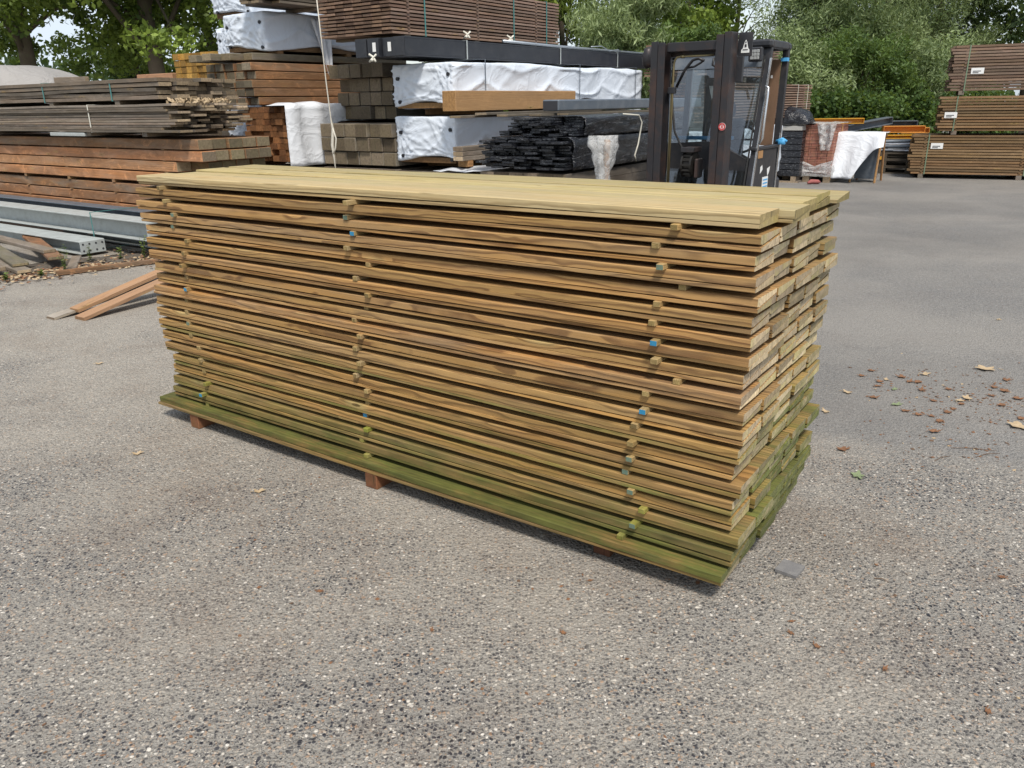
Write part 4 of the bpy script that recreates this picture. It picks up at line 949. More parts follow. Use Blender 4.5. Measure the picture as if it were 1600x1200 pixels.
part('window_sticker', lambda b: (b.box(1.215, 1.218, .30, .325, 1.83, 1.87), b.box(1.215, 1.218, -.02, .0, 1.80, 1.83)), 'label')
se = part('seat', lambda b: (b.box(.95, 1.15, .22, .66, .75, .90, .03), b.box(1.10, 1.2, .22, .66, .90, 1.40, .03)), 'seat')
part('headrest', lambda b: b.box(1.12, 1.18, .33, .55, 1.42, 1.56, .02), 'seat', se)
part('blue_dash_strip', lambda b: b.box(.58, .66, .15, .80, 1.20, 1.235, .004), 'bluetape')
part('dashboard', lambda b: (b.prism([(YR + .08, .55), (YL - .08, .55), (YL - .08, 1.16), (.30, 1.19), (YR + .08, 1.02)], [.48, .62])), 'flblack')
part('steering_wheel', lambda b: (b.tube([(.74 + .05 * math.cos(a) * .6, .10 + .16 * math.sin(a), 1.20 + .13 * math.cos(a)) for a in [k * math.pi / 10 for k in range(21)]], .013, 7), b.tube([(.74, .10, 1.20), (.62, .10, 1.0)], .02, 8), b.tube([(.74, -.05, 1.2), (.74, .25, 1.2)], .01, 6)), 'seat', smooth=True)
part('rear_hood', lambda b: b.box(1.08, 1.5, .0, .86, .45, .88, .03), 'flblack')
part('counterweight', lambda b: b.box(1.28, 1.5, -.12, .97, .25, .80, .05), 'flblack')
part('chassis', lambda b: (b.box(.2, 1.28, .06, .80, .22, .58, .02), b.box(.3, 1.28, YR, YR + .12, .42, .53, .01), b.box(.3, 1.28, YL - .12, YL, .42, .53, .01)), 'flblack')
for x, rr_ in ((.42, .29), (1.28, .22)):
    for y in (-.17, 1.02):
        wt = part('tyre', lambda b: b.tube([(x, y - .10, rr_ * 0 + rr_), (x, y - .085, rr_), (x, y + .085, rr_), (x, y + .10, rr_)], [rr_ * .86, rr_, rr_, rr_ * .86], 28), 'rubber')
        part('rim', lambda b: b.tube([(x, y - .106, rr_), (x, y + .106, rr_)], rr_ * .52, 20), 'bluesteel', wt)
b = MB(); b.tube([(0, -.05, 0), (0, 0, .012), (0, .07, .0)], [.01, .028, .012], 8); b.box(-.03, .035, -.03, .04, -.035, .01, .006); o = b.build('blue_cloth', M['bluetape'], None, True); place(o, C(OF, 1.235, YR - .045, 1.165), ROT_C)
tag(o, 'small blue cloth stuck at the rear corner post of the forklift', 'cloth')

# ================================================================== RIGHT HAND BACKGROUND
# brown board packs behind the forklift
OB = (3.25, 13.4)
pack('board_pack', 'brown board pack with pale straps reaching out behind the forklift and black bale', 'board pack', OB, ROT_C, 5.6, 1.1, 1.24, 14, .027, .018, 6, 'brown', straps=(4.6, 5.3), smat='strap_white', jit=.06, bear=(.1, .5, .9), bh=.09, tone=.3, jy=.01)
pack('board_pack', 'upper brown board pack seen through the cab glass of the forklift', 'board pack', (OB[0] - .1, OB[1] - .1), ROT_C, 3.4, 1.1, 1.96, 11, .027, .018, 6, 'brown', straps=(1.0, 2.6), smat='strap_white', jit=.05, bear=(.1, .5, .9), bh=.09, tone=.3)
wrapped('wrapped_pack', 'white wrapped pack under the brown boards, glimpsed through the forklift cab', OB, ROT_C, 5.4, 1.1, .12, 1.0, 77, bearers=(.1, .5, .9), discs=False)
# black wrapped bale with grey blocks
OBL = (5.77, 16.3)
t = thing('black_bale', 'tall block stack in torn black plastic, standing between forklift and brick pallet', 'bale', (OBL[0], OBL[1], 0), ROT_C)
b = MB()
for k in range(7): b.box(0, .62, 0, .9, .12 + k * .123, .12 + k * .123 + .119, .012)
b.build('wrapped_blocks', M['blackfilm'], t); b = MB(); b.box(-.01, .63, 0, .9, 0, .03); b.box(-.01, .63, .05, .15, .03, .119); b.box(-.01, .63, .75, .85, .03, .119); b.build('pallet', M['plank'], t)
for k in range(2):
    b = MB(); b.box(.06 * k, .40, .02, .55, .995 + k * .10, 1.085 + k * .10, .006); b.build('block', M['stone'], t)
P = []
for i in range(22):
    row = []
    for j in range(22):
        u, v = i / 21 * 2 - 1, j / 21 * 2 - 1; hh = max(0, 1 - abs(u) ** 3) ** .5 * max(0, 1 - abs(v) ** 3) ** .5
        k = mnoise.noise(Vector((u * 3, v * 3, 1))); k2 = mnoise.noise(Vector((u * 7, v * 7, 4)))
        row.append((.36 + u * .38 + .03 * k, .40 + v * .50 + .03 * k, 1.12 + .30 * hh + .06 * k * hh + .03 * k2 - (.16 if u > .2 else .0) * (1 - hh)))
    P.append(row)
b = MB(); b.sheet(P, .004); b.build('torn_cover', M['blackfilm'], t, True)
# brick pallet
OBR = (6.36, 16.2)
t = thing('brick_pallet', 'pallet of red bricks under torn clear plastic film', 'brick pallet', (OBR[0], OBR[1], 0), ROT_C)
rr = random.Random(3)
for k in range(15):
    b = MB(); z = .15 + k * .063
    for q in range(6):
        b.box(q * .178 + .002, q * .178 + .174, .0 + rr.uniform(0, .008), .10, z, z + .060, .004); b.box(q * .178 + .002, q * .178 + .174, .84, .94 - rr.uniform(0, .008), z, z + .060, .004)
    for q in range(4):
        b.box(rr.uniform(-.004, .004), .10, .105 + q * .182, .282 + q * .182, z, z + .060, .004)
    b.box(.12, 1.06, .11, .83, z, z + .058)
    if k in (11,): pass
    b.build('brick_course', M['brick'], t)
b = MB()
for y in (0, .4, .8): b.box(0, 1.07, y, y + .13, .02, .115); b.box(0, 1.07, y, y + .13, 0, .0195)
for x in (0, .24, .48, .72, .95): b.box(x, x + .12, 0, .93, .1155, .142)
b.build('pallet', M['plank'], t)
def filmsheet(fn, ni, nj, name, mat, par, th=.003):
    P = [[fn(i / (ni - 1), j / (nj - 1)) for j in range(nj)] for i in range(ni)]
    b = MB(); b.sheet(P, th); return b.build(name, M[mat], par, True)
def N(a, b_, c): return mnoise.noise(Vector((a, b_, c)))
filmsheet(lambda u, v: (-.035 - .03 * N(u * 6, v * 5, 1), -.03 + .97 * u, .12 + (.20 + .34 * abs(u - .35)) * v + .05 * N(u * 4, v * 3, 2)), 24, 12, 'film_skirt', 'film2', t)
filmsheet(lambda u, v: (1.1 * u - .03, -.035 - .03 * N(u * 6, v * 5, 5) - .05 * (1 - v) * u, .10 + (.22 + .55 * u ** 1.5) * v), 22, 14, 'film_skirt', 'film2', t)
filmsheet(lambda u, v: (-.05 + 1.15 * u, -.05 + .98 * v, 1.105 + .03 * N(u * 5, v * 5, 7) + .02), 20, 18, 'film_top', 'film2', t)
filmsheet(lambda u, v: (-.05 - .04 * N(u * 5, v * 5, 9) - .03 * math.sin(u * 9), -.03 + (.36 - .18 * v) * u + .08 * v, 1.12 - .50 * v), 14, 18, 'hanging_film', 'film2', t)
b = MB(); b.box(.0, .04, -.006, -.001, .05, .2); b.box(.5, 1.0, -.012, -.003, .86, .88); b.box(.5, .56, -.012, -.003, .88, 1.1); b.build('edge_lath', M['honey'], t)
# white sheet on a trestle rack
OT = (6.78, 16.25)
t = thing('trestle_rack', 'leaning timber rack with dark boards under the draped white sheet', 'rack', (OT[0], OT[1], 0), ROT_C)
for y, dx in ((.0, .28), (-.46, .30)):
    b = MB(); b.tube([(.0, y, 0), (.18, y, .9)], .022, 6); b.build('leg', M['honey'], t); b = MB(); b.tube([(.62, y, 0), (.44, y, .9)], .022, 6); b.build('leg', M['honey'], t)
b = MB(); b.box(.12, .5, -.50, .05, .86, .91, .004); b.build('rail', M['honey'], t)
b = MB(); b.box(.2, .42, -.42, -.03, .06, .80, .004); b.build('dark_boards', M['darksteel'], t)  # dark slab put in for the dark inside under the sheet
def shroud(u, v):
    a = -.55 + .9 * u; f = (v - .30) / .70
    if v < .30: return (.44 - .40 * (v / .30), a * 1.0, .95 + .02 * N(u * 4, v * 3, 2))
    spread = 1 + .25 * f; drop = .86 * (1 if u > .45 else .30 + .70 * (u / .45) ** 2)
    return (.03 - .26 * f - .05 * math.sin(u * 17) * f, a * spread + .10 * f, .95 - f * drop + .02 * N(u * 5, v * 5, 3))
o = filmsheet(shroud, 34, 30, 'white_sheet', 'whitefilm', None, .004); place(o, (OT[0], OT[1], 0), ROT_C)
tag(o, 'white plastic sheet draped over the timber rack right of the brick pallet', 'plastic sheet')
b = MB(); b.tube([(-.14, 0, .03), (-.05, .03, .05), (.08, -.02, .045), (.16, .02, .025)], [.02, .045, .04, .015], 8); o = b.build('red_rag', M['redrag'], None, True); place(o, (5.98, 16.0, 0), .3)
o.color = (1, 0, 0, 1); tag(o, 'crumpled faded red rag on the ground by the black bale', 'rag')
# steel tubes on pallets
OP = (8.16, 18.1); RP = R(-26)
for k in range(3):
    t = thing('wooden_pallet', f'dark old wooden pallet under the silver tubes, {["lowest", "middle", "topmost"][k]} of its stack', 'pallet', (OP[0], OP[1], k * .147), RP, 'pallets under the silver tubes')
    b = MB()
    for q in range(3): b.box(q * .53, q * .53 + .14, 0, 1.0, .022, .118, .003)
    b.build('blocks', M['plank'], t, color=(.55, .1, 0, 1)); b = MB()
    for q in range(4): b.box(0, 1.2, q * .29, q * .29 + .12, .1185, .143, .002)
    for q in range(3): b.box(0, 1.2, q * .43, q * .43 + .12, 0, .0215, .002)
    b.build('deck', M['plank'], t, color=(.6, .1, 0, 1))
rr = random.Random(8)
for k in range(16):
    r_ = k // 6; q = k % 6; Lt = rr.uniform(1.4, 2.4); x0 = rr.uniform(-.1, .25)
    b = MB(); b.tube([(x0, .12 + q * .14, .48 + r_ * .085), (x0 + Lt, .12 + q * .14 + rr.uniform(-.1, .1), .48 + r_ * .085 + rr.uniform(0, .05) * r_)], rr.uniform(.022, .04), 10)
    o = b.build('steel_tube', M['silver' if rr.random() < .65 else 'darksteel'], None); place(o, (OP[0], OP[1], 0), RP)
    tag(o, f'silvery steel tube in the heap on the pallets, {["bottom row", "middle row", "top row"][r_]}, {["frontmost", "second", "third", "fourth", "fifth", "back"][q]} in depth', 'tube', 'steel tubes on the pallets')
b = MB(); b.cyl((.02, -.03, .33), (0, 1, 0), .035, .05, 12); o = b.build('yellow_bobbin', M['amber'], None); place(o, (OP[0], OP[1], 0), RP); tag(o, 'small yellow bobbin at the end of the tube heap', 'bobbin')
# painted beams further back
def stbeam(label, px, r_, L_, w_, h_, mat, tilt=0):
    b = MB(); b.box(0, L_, 0, w_, 0, .015); b.box(0, L_, 0, w_, h_ - .015, h_); b.box(0, L_, w_ / 2 - .006, w_ / 2 + .006, .015, h_ - .015); b.box(-.003, .006, .003, w_ - .003, .003, h_ - .003); b.box(L_ - .006, L_ + .003, .003, w_ - .003, .003, h_ - .003)
    o = b.build('painted_beam', M[mat], None); place(o, px, r_); o.rotation_euler = (0, tilt, r_); return tag(o, label, 'steel beam', 'painted beams before the hedge')
stbeam('amber steel beam behind the brick pallet, short, leftmost', (6.9, 19.4, 1.02), R(-8), 1.3, .2, .12, 'amber')
stbeam('dark slate steel beam slanting up behind the white sheet', (7.0, 18.9, .72), R(20), 2.2, .22, .16, 'darksteel', R(-7))
stbeam('orange steel beam with square end, front one beside the slanting dark beam', (8.75, 19.4, .80), R(-10), .9, .2, .15, 'amber2')
stbeam('orange steel beam, lower and longer, reaching behind the stacked packs', (9.4, 19.9, .76), R(-12), .62, .2, .13, 'amber2')
stbeam('yellow steel beam lying flat under the orange ones', (8.0, 19.2, .68), R(-6), 1.75, .2, .08, 'amber')
stbeam('dark steel beam under the yellow one, just above the silver tubes', (8.0, 19.0, .50), R(-6), 1.8, .22, .16, 'darksteel')
b = MB(); b.box(0, 3.4, 0, .5, 0, .45, .02); b.box(0, 3.4, .0, .5, .46, .66, .02); o = b.build('dark_beam_stack', M['grey'], None, color=(.55, .1, 0, 1)); place(o, (6.8, 19.6, 0), R(-6)); tag(o, 'low dark timber block stack carrying the painted beams before the hedge', 'timber stack')
stbeam('thin dark rail lying along the foot of the hedge', (7.3, 20.3, .9), R(-3), 2.6, .3, .14, 'darksteel')
# three packs of boards at the right
RR = R(-25.9); OR = (8.26, 16.95)
def rpos(dx): return (OR[0] + math.cos(RR) * dx, OR[1] + math.sin(RR) * dx)
GR = 'stacked board packs at the right edge'
pack('board_pack', 'lowest of the three stacked brown board packs at the right, pale top row', 'board pack', rpos(0), RR, 6.0, 1.1,   .09, 14, .041, .014, 7, 'packpine', straps=(.30, 2.05), smat='strap_green', jit=.05, bear=(.04, .33, .62, .9), bh=.09, group=GR, tone=.3, taglab=(.46, .55), jy=.012)
pack('board_pack', 'middle of the three stacked brown board packs at the right', 'board pack', rpos(.42), RR, 6.0, 1.1, .93, 12, .041, .014, 7, 'packpine', straps=(.28,), smat='strap_green', jit=.05, bear=(.05, .33, .62, .9), bh=.075, group=GR, tone=.3, taglab=(.2, .30), jy=.012)
pack('board_pack', 'topmost of the three stacked brown board packs at the right, against the trees', 'board pack', rpos(.50), RR, 6.0, 1.1, 1.68, 15, .042, .014, 7, 'brown', straps=(.28,), smat='strap_green', jit=.05, bear=(.04, .33, .62, .9), bh=.08, group=GR, tone=.3, taglab=(.46, .36), jy=.012, color=(.9, .08, 0, 1))

# ================================================================== TREES AND PLANTS
def leaf_cloud(centres, rad, n, lw, ll, squash=.75, seed=0, up=0.0, shell=.55, tone=.25, bend=0):
    """leaf sized rhombs spread through clumps; returns verts, faces, per face tone"""
    g_ = np.random.default_rng(seed); centres = np.array(centres); k = len(centres)
    ci = g_.integers(0, k, n); rd = np.array(rad)[ci]
    d = g_.normal(size=(n, 3)); d /= np.linalg.norm(d, axis=1, keepdims=True)
    r_ = (shell + (1 - shell) * g_.random(n)) ** 1.0
    r_ = np.where(g_.random(n) < .25, g_.random(n), r_)
    p = centres[ci] + d * (r_ * rd)[:, None] * np.array([1, 1, squash]) + g_.normal(size=(n, 3)) * .05
    a = g_.normal(size=(n, 3)) + np.array([0, 0, up]) + d * .4; a /= np.linalg.norm(a, axis=1, keepdims=True)
    b_ = np.cross(a, g_.normal(size=(n, 3))); b_ /= np.linalg.norm(b_, axis=1, keepdims=True)
    s_ = (.65 + .7 * g_.random(n))[:, None]
    V = np.stack([p - a * ll * s_, p + b_ * lw * s_, p + a * ll * s_, p - b_ * lw * s_], 1).reshape(-1, 3)
    ct = g_.random(k)
    t_ = np.clip(.5 + (ct[ci] - .5) * tone * 2 + (g_.random(n) - .5) * .55, 0, 1)
    return V, t_
def leaf_obj(name, V, t_, mat, parent=None):
    n = len(V) // 4; me = bpy.data.meshes.new(name)
    me.vertices.add(len(V)); me.vertices.foreach_set('co', V.astype(np.float32).ravel())
    me.loops.add(n * 4); me.loops.foreach_set('vertex_index', np.arange(n * 4, dtype=np.int32))
    me.polygons.add(n); me.polygons.foreach_set('loop_start', np.arange(0, n * 4, 4, dtype=np.int32)); me.polygons.foreach_set('loop_total', np.full(n, 4, dtype=np.int32))
    at = me.attributes.new('bcol', 'FLOAT_VECTOR', 'FACE'); at.data.foreach_set('vector', np.stack([t_, t_, t_], 1).astype(np.float32).ravel())
    me.materials.append(M[mat]); me.update(calc_edges=True); me.validate()
    return link(name, me, parent)
def tree(name, label, base, h, crown_c, crown_r, nclump, crad, nleaf, lw, ll, mat, trunk_r=.2, lean=(0, 0), seed=0, cat='tree', group=None, up=0, squash=.75, limbs=9, fill=.35, shell=.55, tone=.25):
    t = thing(name, label, cat, (*base, 0), 0, group); g_ = np.random.default_rng(seed + 100)
    cs = []
    while len(cs) < nclump:
        d = g_.normal(size=3); d /= np.linalg.norm(d); r_ = (fill + (1 - fill) * g_.random() ** .6)
        c = np.array(crown_c) + d * np.array(crown_r) * r_
        if c[2] > .3: cs.append(c)
    V, tt = leaf_cloud(cs, g_.uniform(crad * .6, crad * 1.25, nclump), nleaf, lw, ll, squash, seed, up, shell, tone)
    if trunk_r > 0:
        top = np.array([lean[0], lean[1], min(h * .8, crown_c[2] + crown_r[2] * .3)]); b = MB()
        pts = [top * s_ + np.array([.08 * math.sin(s_ * 5 + seed), .08 * math.cos(s_ * 4 + seed), 0]) * s_ for s_ in np.linspace(0, 1, 9)]
        b.tube(pts, [trunk_r * (1.25 if i == 0 else 1) * (1 - .075 * i) for i in range(9)], 10)
        for i in range(limbs):
            s_ = g_.uniform(.35, .95); p0 = top * s_; c = cs[g_.integers(0, len(cs))]; mid = (p0 * .5 + c * .5) + np.array([0, 0, .25])
            r0 = trunk_r * .42 * (1.1 - s_ * .5); b.tube([p0, p0 * .75 + mid * .25, mid, c], [r0, r0 * .8, r0 * .5, r0 * .18], 6)
        b.build('trunk', M['bark'], t, True)
    leaf_obj('crown', V, tt, mat, t); return t
# broad trees at the left
tree('broadleaf_tree', 'tall leafy tree at the left edge with a thick upright trunk above the grey heap', (-13.4, 24), 10, (.6, -.4, 6.2), (4.6, 3.4, 4.0), 95, .62, 21000, .05, .085, 'oak', .27, (.2, 0), 1, group='leafy trees at the back left', limbs=14, fill=.3)
tree('broadleaf_tree', 'leafy tree with a straight trunk over the dark grey plank pack', (-9.9, 24.5), 10, (-.3, -.3, 6.4), (4.4, 3.2, 4.1), 92, .62, 21000, .05, .085, 'oak', .28, (-.2, 0), 2, group='leafy trees at the back left', limbs=14, fill=.3)
tree('broadleaf_tree', 'tree with a slanting trunk just left of the topmost white wrapped pack', (-8.3, 27.5), 10, (-1.2, 0, 6.4), (3.6, 3.0, 3.8), 62, .62, 14000, .05, .085, 'oak', .2, (-2.2, 0), 3, group='leafy trees at the back left', limbs=12, fill=.3)
tree('broadleaf_tree', 'thin trunked tree partly hidden behind the topmost white wrapped pack', (-7.9, 25.5), 9, (.8, .5, 5.8), (2.6, 2.4, 3.2), 50, .6, 10000, .05, .085, 'oak', .15, (.2, 0), 4, group='leafy trees at the back left', limbs=8, fill=.3)
tree('broadleaf_tree', 'airy young tree filling the gap between the two thick trunks', (-12.4, 28.5), 9, (-.4, 0, 5.0), (2.6, 1.8, 3.2), 60, .5, 11000, .045, .08, 'oak', .1, (.2, 0), 6, group='leafy trees at the back left', limbs=12, fill=.25)
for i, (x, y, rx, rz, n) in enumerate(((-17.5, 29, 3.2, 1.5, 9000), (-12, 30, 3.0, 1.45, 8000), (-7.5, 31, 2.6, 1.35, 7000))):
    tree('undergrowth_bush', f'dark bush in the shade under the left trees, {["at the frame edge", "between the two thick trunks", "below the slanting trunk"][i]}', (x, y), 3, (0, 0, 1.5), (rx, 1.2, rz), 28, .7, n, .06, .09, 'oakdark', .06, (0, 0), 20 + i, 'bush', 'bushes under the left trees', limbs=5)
# conifers behind the middle pile
for i, (x, y, h_) in enumerate(((-1.3, 22.2, 7.2), (.15, 21.6, 7.6), (1.45, 21.9, 7.0))):
    tree('conifer', ['bright green conifer behind the brown board pack, leftmost of the row', 'bright green conifer, middle of the row behind the brown board pack', 'bright green conifer beside the round silvery bush'][i], (x, y), h_, (0, 0, h_ * .5), (.95, .95, h_ * .52), 150, .34, 22000, .022, .075, 'conifer', .12, (0, 0), 30 + i, group='conifers behind the middle pile', up=1.3, squash=1.1, limbs=4, fill=.55)
tree('willow_bush', 'round silvery green bush rising behind the black steel beams', (2.45, 18.6), 4.4, (0, 0, 2.75), (1.25, 1.1, 1.45), 75, .42, 30000, .014, .075, 'willow', .08, (0, 0), 40, 'bush', up=1.0, limbs=8, fill=.25)
tree('broadleaf_tree', 'dark leafy tree peeping between the silvery bush and the sky gap', (5.6, 27), 8, (-.3, 0, 4.9), (1.9, 1.6, 2.9), 55, .7, 15000, .05, .075, 'oak', .14, (0, 0), 41, limbs=8)
tree('willow_tree', 'airy thin willow with sky showing through, above the forklift', (7.4, 28.5), 8, (0, 0, 4.6), (1.7, 1.5, 2.9), 24, .45, 4200, .018, .08, 'willow', .10, (.2, 0), 42, group='willows behind the yard', up=.3, limbs=12, fill=.3)
tree('willow_bush', 'olive green low bush behind the forklift roof', (4.5, 22.5), 3.6, (0, 0, 2.1), (1.5, 1.1, 1.5), 45, .5, 16000, .024, .075, 'hazel', .07, (0, 0), 43, 'bush', limbs=6)
WL = [((9.3, 25.5), (1.8, 1.7, 3.8), 'light silvery willow right behind the forklift', 46000, 'willow'), ((11.6, 27.0), (2.4, 1.9, 4.2), 'big silvery willow in the middle of the right tree row', 56000, 'willow'),
      ((14.0, 28.5), (2.0, 1.8, 4.3), 'tall silvery willow left of the topmost board pack', 44000, 'willow'), ((12.8, 31.0), (2.6, 1.6, 4.6), 'dark green willow in the second row of the right trees', 36000, 'hazel')]
for i, (b_, r_, lb, n, m_) in enumerate(WL):
    tree('willow_tree', lb, b_, 9, (0, 0, 4.4), r_, 150, .62, n, .015, .072, m_, .16, (.3, 0), 50 + i, group='willows behind the yard', up=.7, limbs=10, fill=.3, tone=.35)
tree('broadleaf_tree', 'dark leafy tree behind the three stacked board packs at the right', (17.2, 28), 10, (0, 0, 5.6), (3.2, 2.4, 3.6), 80, .85, 22000, .05, .08, 'oakdark', .22, (0, 0), 60, limbs=10)
tree('broadleaf_tree', 'mid green tree at the far right edge above the board packs', (20.5, 30), 10, (0, 0, 5.4), (3.0, 2.4, 3.8), 70, .9, 18000, .05, .085, 'oak', .22, (0, 0), 61, limbs=10)
for i, (x, y, rx, rz, n, m_) in enumerate(((7.6, 22.6, 1.4, 1.3, 18000, 'willow'), (9.6, 23.0, 1.7, 1.5, 15000, 'hazel'), (12.0, 23.4, 1.4, 1.2, 12000, 'willow'))):
    tree('shrub', ['grey green shrub behind the forklift above the hedge, left one', 'dark green shrub above the middle of the hedge', 'pale shrub above the right end of the hedge'][i], (x, y), 3.4, (0, 0, 1.9), (rx, .9, rz), 40, .5, n, .018, .065, m_, .06, (0, 0), 70 + i, 'shrub', 'shrubs above the hedge', limbs=5)
t = thing('hedge', 'dense dark green leafy hedge behind the painted beams and bricks', 'hedge', (9.2, 21.4, 0))
gh = np.random.default_rng(5); hc = np.stack([gh.uniform(-3.6, 3.6, 130), gh.uniform(-.4, .4, 130), gh.uniform(.3, 1.55, 130)], 1)
V, tt = leaf_cloud(hc, gh.uniform(.25, .42, 130), 26000, .035, .05, .9, 6, .0, .5, .25); leaf_obj('crown', V, tt, 'ivy', t)
b = MB()
for k in range(14): x = -3.4 + k * .52; b.tube([(x, 0, 0), (x + .05, .02, .7), (x - .05, -.03, 1.3)], [.03, .02, .01], 6)
b.build('stems', M['bark'], t)
# far treeline closing the horizon
gh = np.random.default_rng(9); n_ = 420; fx = np.concatenate([gh.uniform(-62, -14, n_ // 2), gh.uniform(14, 62, n_ // 4), gh.uniform(-14, 14, n_ // 4)])
fc = np.stack([fx, gh.uniform(40, 46, n_), gh.uniform(.3, 4.0, n_) * np.where(np.abs(fx + 8) < 9, .62, 1)], 1)
V, tt = leaf_cloud(fc, gh.uniform(.9, 1.6, n_), 42000, .12, .2, .9, 10, .0, .5, .2)
tag(leaf_obj('far_treeline', V, tt, 'oakdark'), 'far dark treeline closing the horizon behind the yard', None, kind='stuff')

# ---- ground litter, weeds, fallen leaves
rr = random.Random(21)
def leaf_mesh(name, seed, mat, size, curl):
    r_ = random.Random(seed); n_ = 20; P = []
    for i in range(n_):
        a = 2 * math.pi * i / n_; rad = size * (.42 + .58 * abs(math.cos(a * 2.5 + .3))) * r_.uniform(.7, 1.25)
        P.append((rad * math.cos(a) * 1.15, rad * math.sin(a) * .8))
    def zz(x, y): return curl * size * ((x / size) ** 2 * .38 + (y / size) ** 2 * .30 + .12 * math.sin(x / size * 4 + seed) + .12) + .002
    vs = [(x, y, zz(x, y)) for x, y in P] + [(x * .5, y * .5, zz(x * .5, y * .5)) for x, y in P] + [(0, 0, .003)]
    k = len(vs); vs += [(x, y, z + .0012) for x, y, z in vs]; fs = []
    for i in range(n_):
        j = (i + 1) % n_; fs += [(i, j, n_ + j, n_ + i), (n_ + i, n_ + j, 2 * n_), (k + i, k + n_ + i, k + n_ + j, k + j), (k + n_ + i, k + 2 * n_, k + n_ + j), (i, k + i, k + j, j)]
    b = MB(); b.add(vs, fs); b.tube([(-size * 1.1, 0, zz(size, 0) * .9), (-size * 1.5, size * .1, .006)], .0015, 5)
    return b.mesh(name, M[mat])
LM = {0: [leaf_mesh('fallen_leaf', s_, 'leafdry', .024, .5) for s_ in (1, 2, 3)], 1: [leaf_mesh('fallen_leaf', s_, 'leafpale', .026, .5) for s_ in (4, 5)], 3: [leaf_mesh('fallen_leaf', 6, 'leafgreen', .026, .35)],
      4: [leaf_mesh('fallen_leaf', 7, 'leafpale', .055, .45)], 5: [leaf_mesh('fallen_leaf', 8, 'leafdry', .036, .9)], 6: [leaf_mesh('fallen_leaf', 9, 'leafdry', .011, .3)], 7: [leaf_mesh('fallen_leaf', 10, 'leafgreen', .042, .35)]}
LEAVES = [(2.221, 4.657, 0), (2.122, 4.565, 0), (2.183, 4.456, 0), (2.239, 4.488, 1), (2.138, 4.379, 0), (1.922, 4.28, 1), (2.034, 4.191, 0), (2.209, 4.32, 3), (2.108, 4.077, 3), (2.509, 4.569, 1), (2.401, 4.434, 0), (2.359, 4.302, 0), (2.515, 4.305, 0), (2.922, 4.646, 4), (2.336, 4.126, 0), (2.475, 4.119, 1), (2.54, 4.147, 1), (2.112, 3.98, 0), (2.156, 3.923, 0), (2.213, 3.902, 0), (2.22, 3.83, 0), (2.123, 3.689, 5), (1.586, 3.499, 8), (1.539, 3.215, 7), (2.789, 4.325, 0), (2.697, 4.19, 0), (2.667, 4.041, 0), (2.577, 3.736, 4), (2.932, 4.441, 0), (2.81, 4.134, 0), (1.688, 3.99, 1), (2.813, 4.259, 0), (2.382, 3.997, 0), (2.324, 3.952, 0), (-2.748, 5.065, 1), (-1.121, 3.156, 1), (-1.844, 3.584, 1), (-0.682, 2.384, 6), (0.265, 2.423, 6), (0.893, 2.171, 6), (0.927, 2.044, 6), (1.707, 2.401, 6), (0.869, 2.112, 6), (1.091, 1.937, 6), (1.292, 1.756, 6), (-0.271, 2.158, 6), (0.15, 2.131, 6), (0.639, 2.396, 6), (3.669, 5.794, 1), (2.653, 3.846, 0), (2.463, 4.07, 0), (2.358, 4.447, 0), (2.347, 4.529, 0)]
LM[8] = [leaf_mesh('fallen_leaf', 11, 'leafdry', .034, .4)]
ll_ = {0: 'dry brown leaf among the scattered leaves right of the pile', 1: 'pale tan leaf fallen flat on the paving', 3: 'small green leaf among the dry brown ones', 4: 'large pale curled leaf on the asphalt', 5: 'dark tightly curled leaf, apart below the scattered leaves', 6: 'tiny orange leaf fragment on the foreground paving', 7: 'single green leaf on pale paving right of the pile corner', 8: 'rusty orange leaf alone just right of the pile'}
for x, y, k in LEAVES:
    o = link('fallen_leaf', rr.choice(LM[k])); place(o, (x, y, .001), rr.uniform(0, 6.28)); o.scale = (rr.uniform(.8, 1.25),) * 3
    tag(o, ll_[k], 'leaf', 'leaves fallen on the paving')
for i, (x, y, r_, L_) in enumerate(((2.246, 3.414, .3, .14), (2.222, 3.473, -.2, .2), (2.015, 3.387, .5, .12), (1.288, 2.393, -.5, .05))):
    b = MB(); b.tube([(-L_ * .6, 0, .003), (-L_ * .1, .006, .006), (L_ * .4, -.004, .003)], [.0012, .0018, .0008], 5); o = b.build('twig', M['twig']); place(o, (x, y, 0), r_)
    tag(o, 'thin dry twig lying on the paving', 'twig', 'twigs on the paving')
b = MB(); b.prism([(-.04, 0), (.036, 0), (.038, .012), (-.04, .011)], [-.042, -.01, .044]); o = b.build('slate_chip', M['slate']); place(o, (.985, 2.47, .001), R(50)); tag(o, 'small flat grey tile fragment lying in front of the pile corner', 'tile')
b = MB(); b.tube([(0, 0, .003), (.07, .03, .008), (.15, .02, .004)], .005, 6); o = b.build('paper_scrap', M['label']); place(o, A(P0, -3.28, .12, .45), ROT_A); o.color = (1, 0, 0, 1); tag(o, 'white scrap of band poking from the left end of the pile', 'scrap')
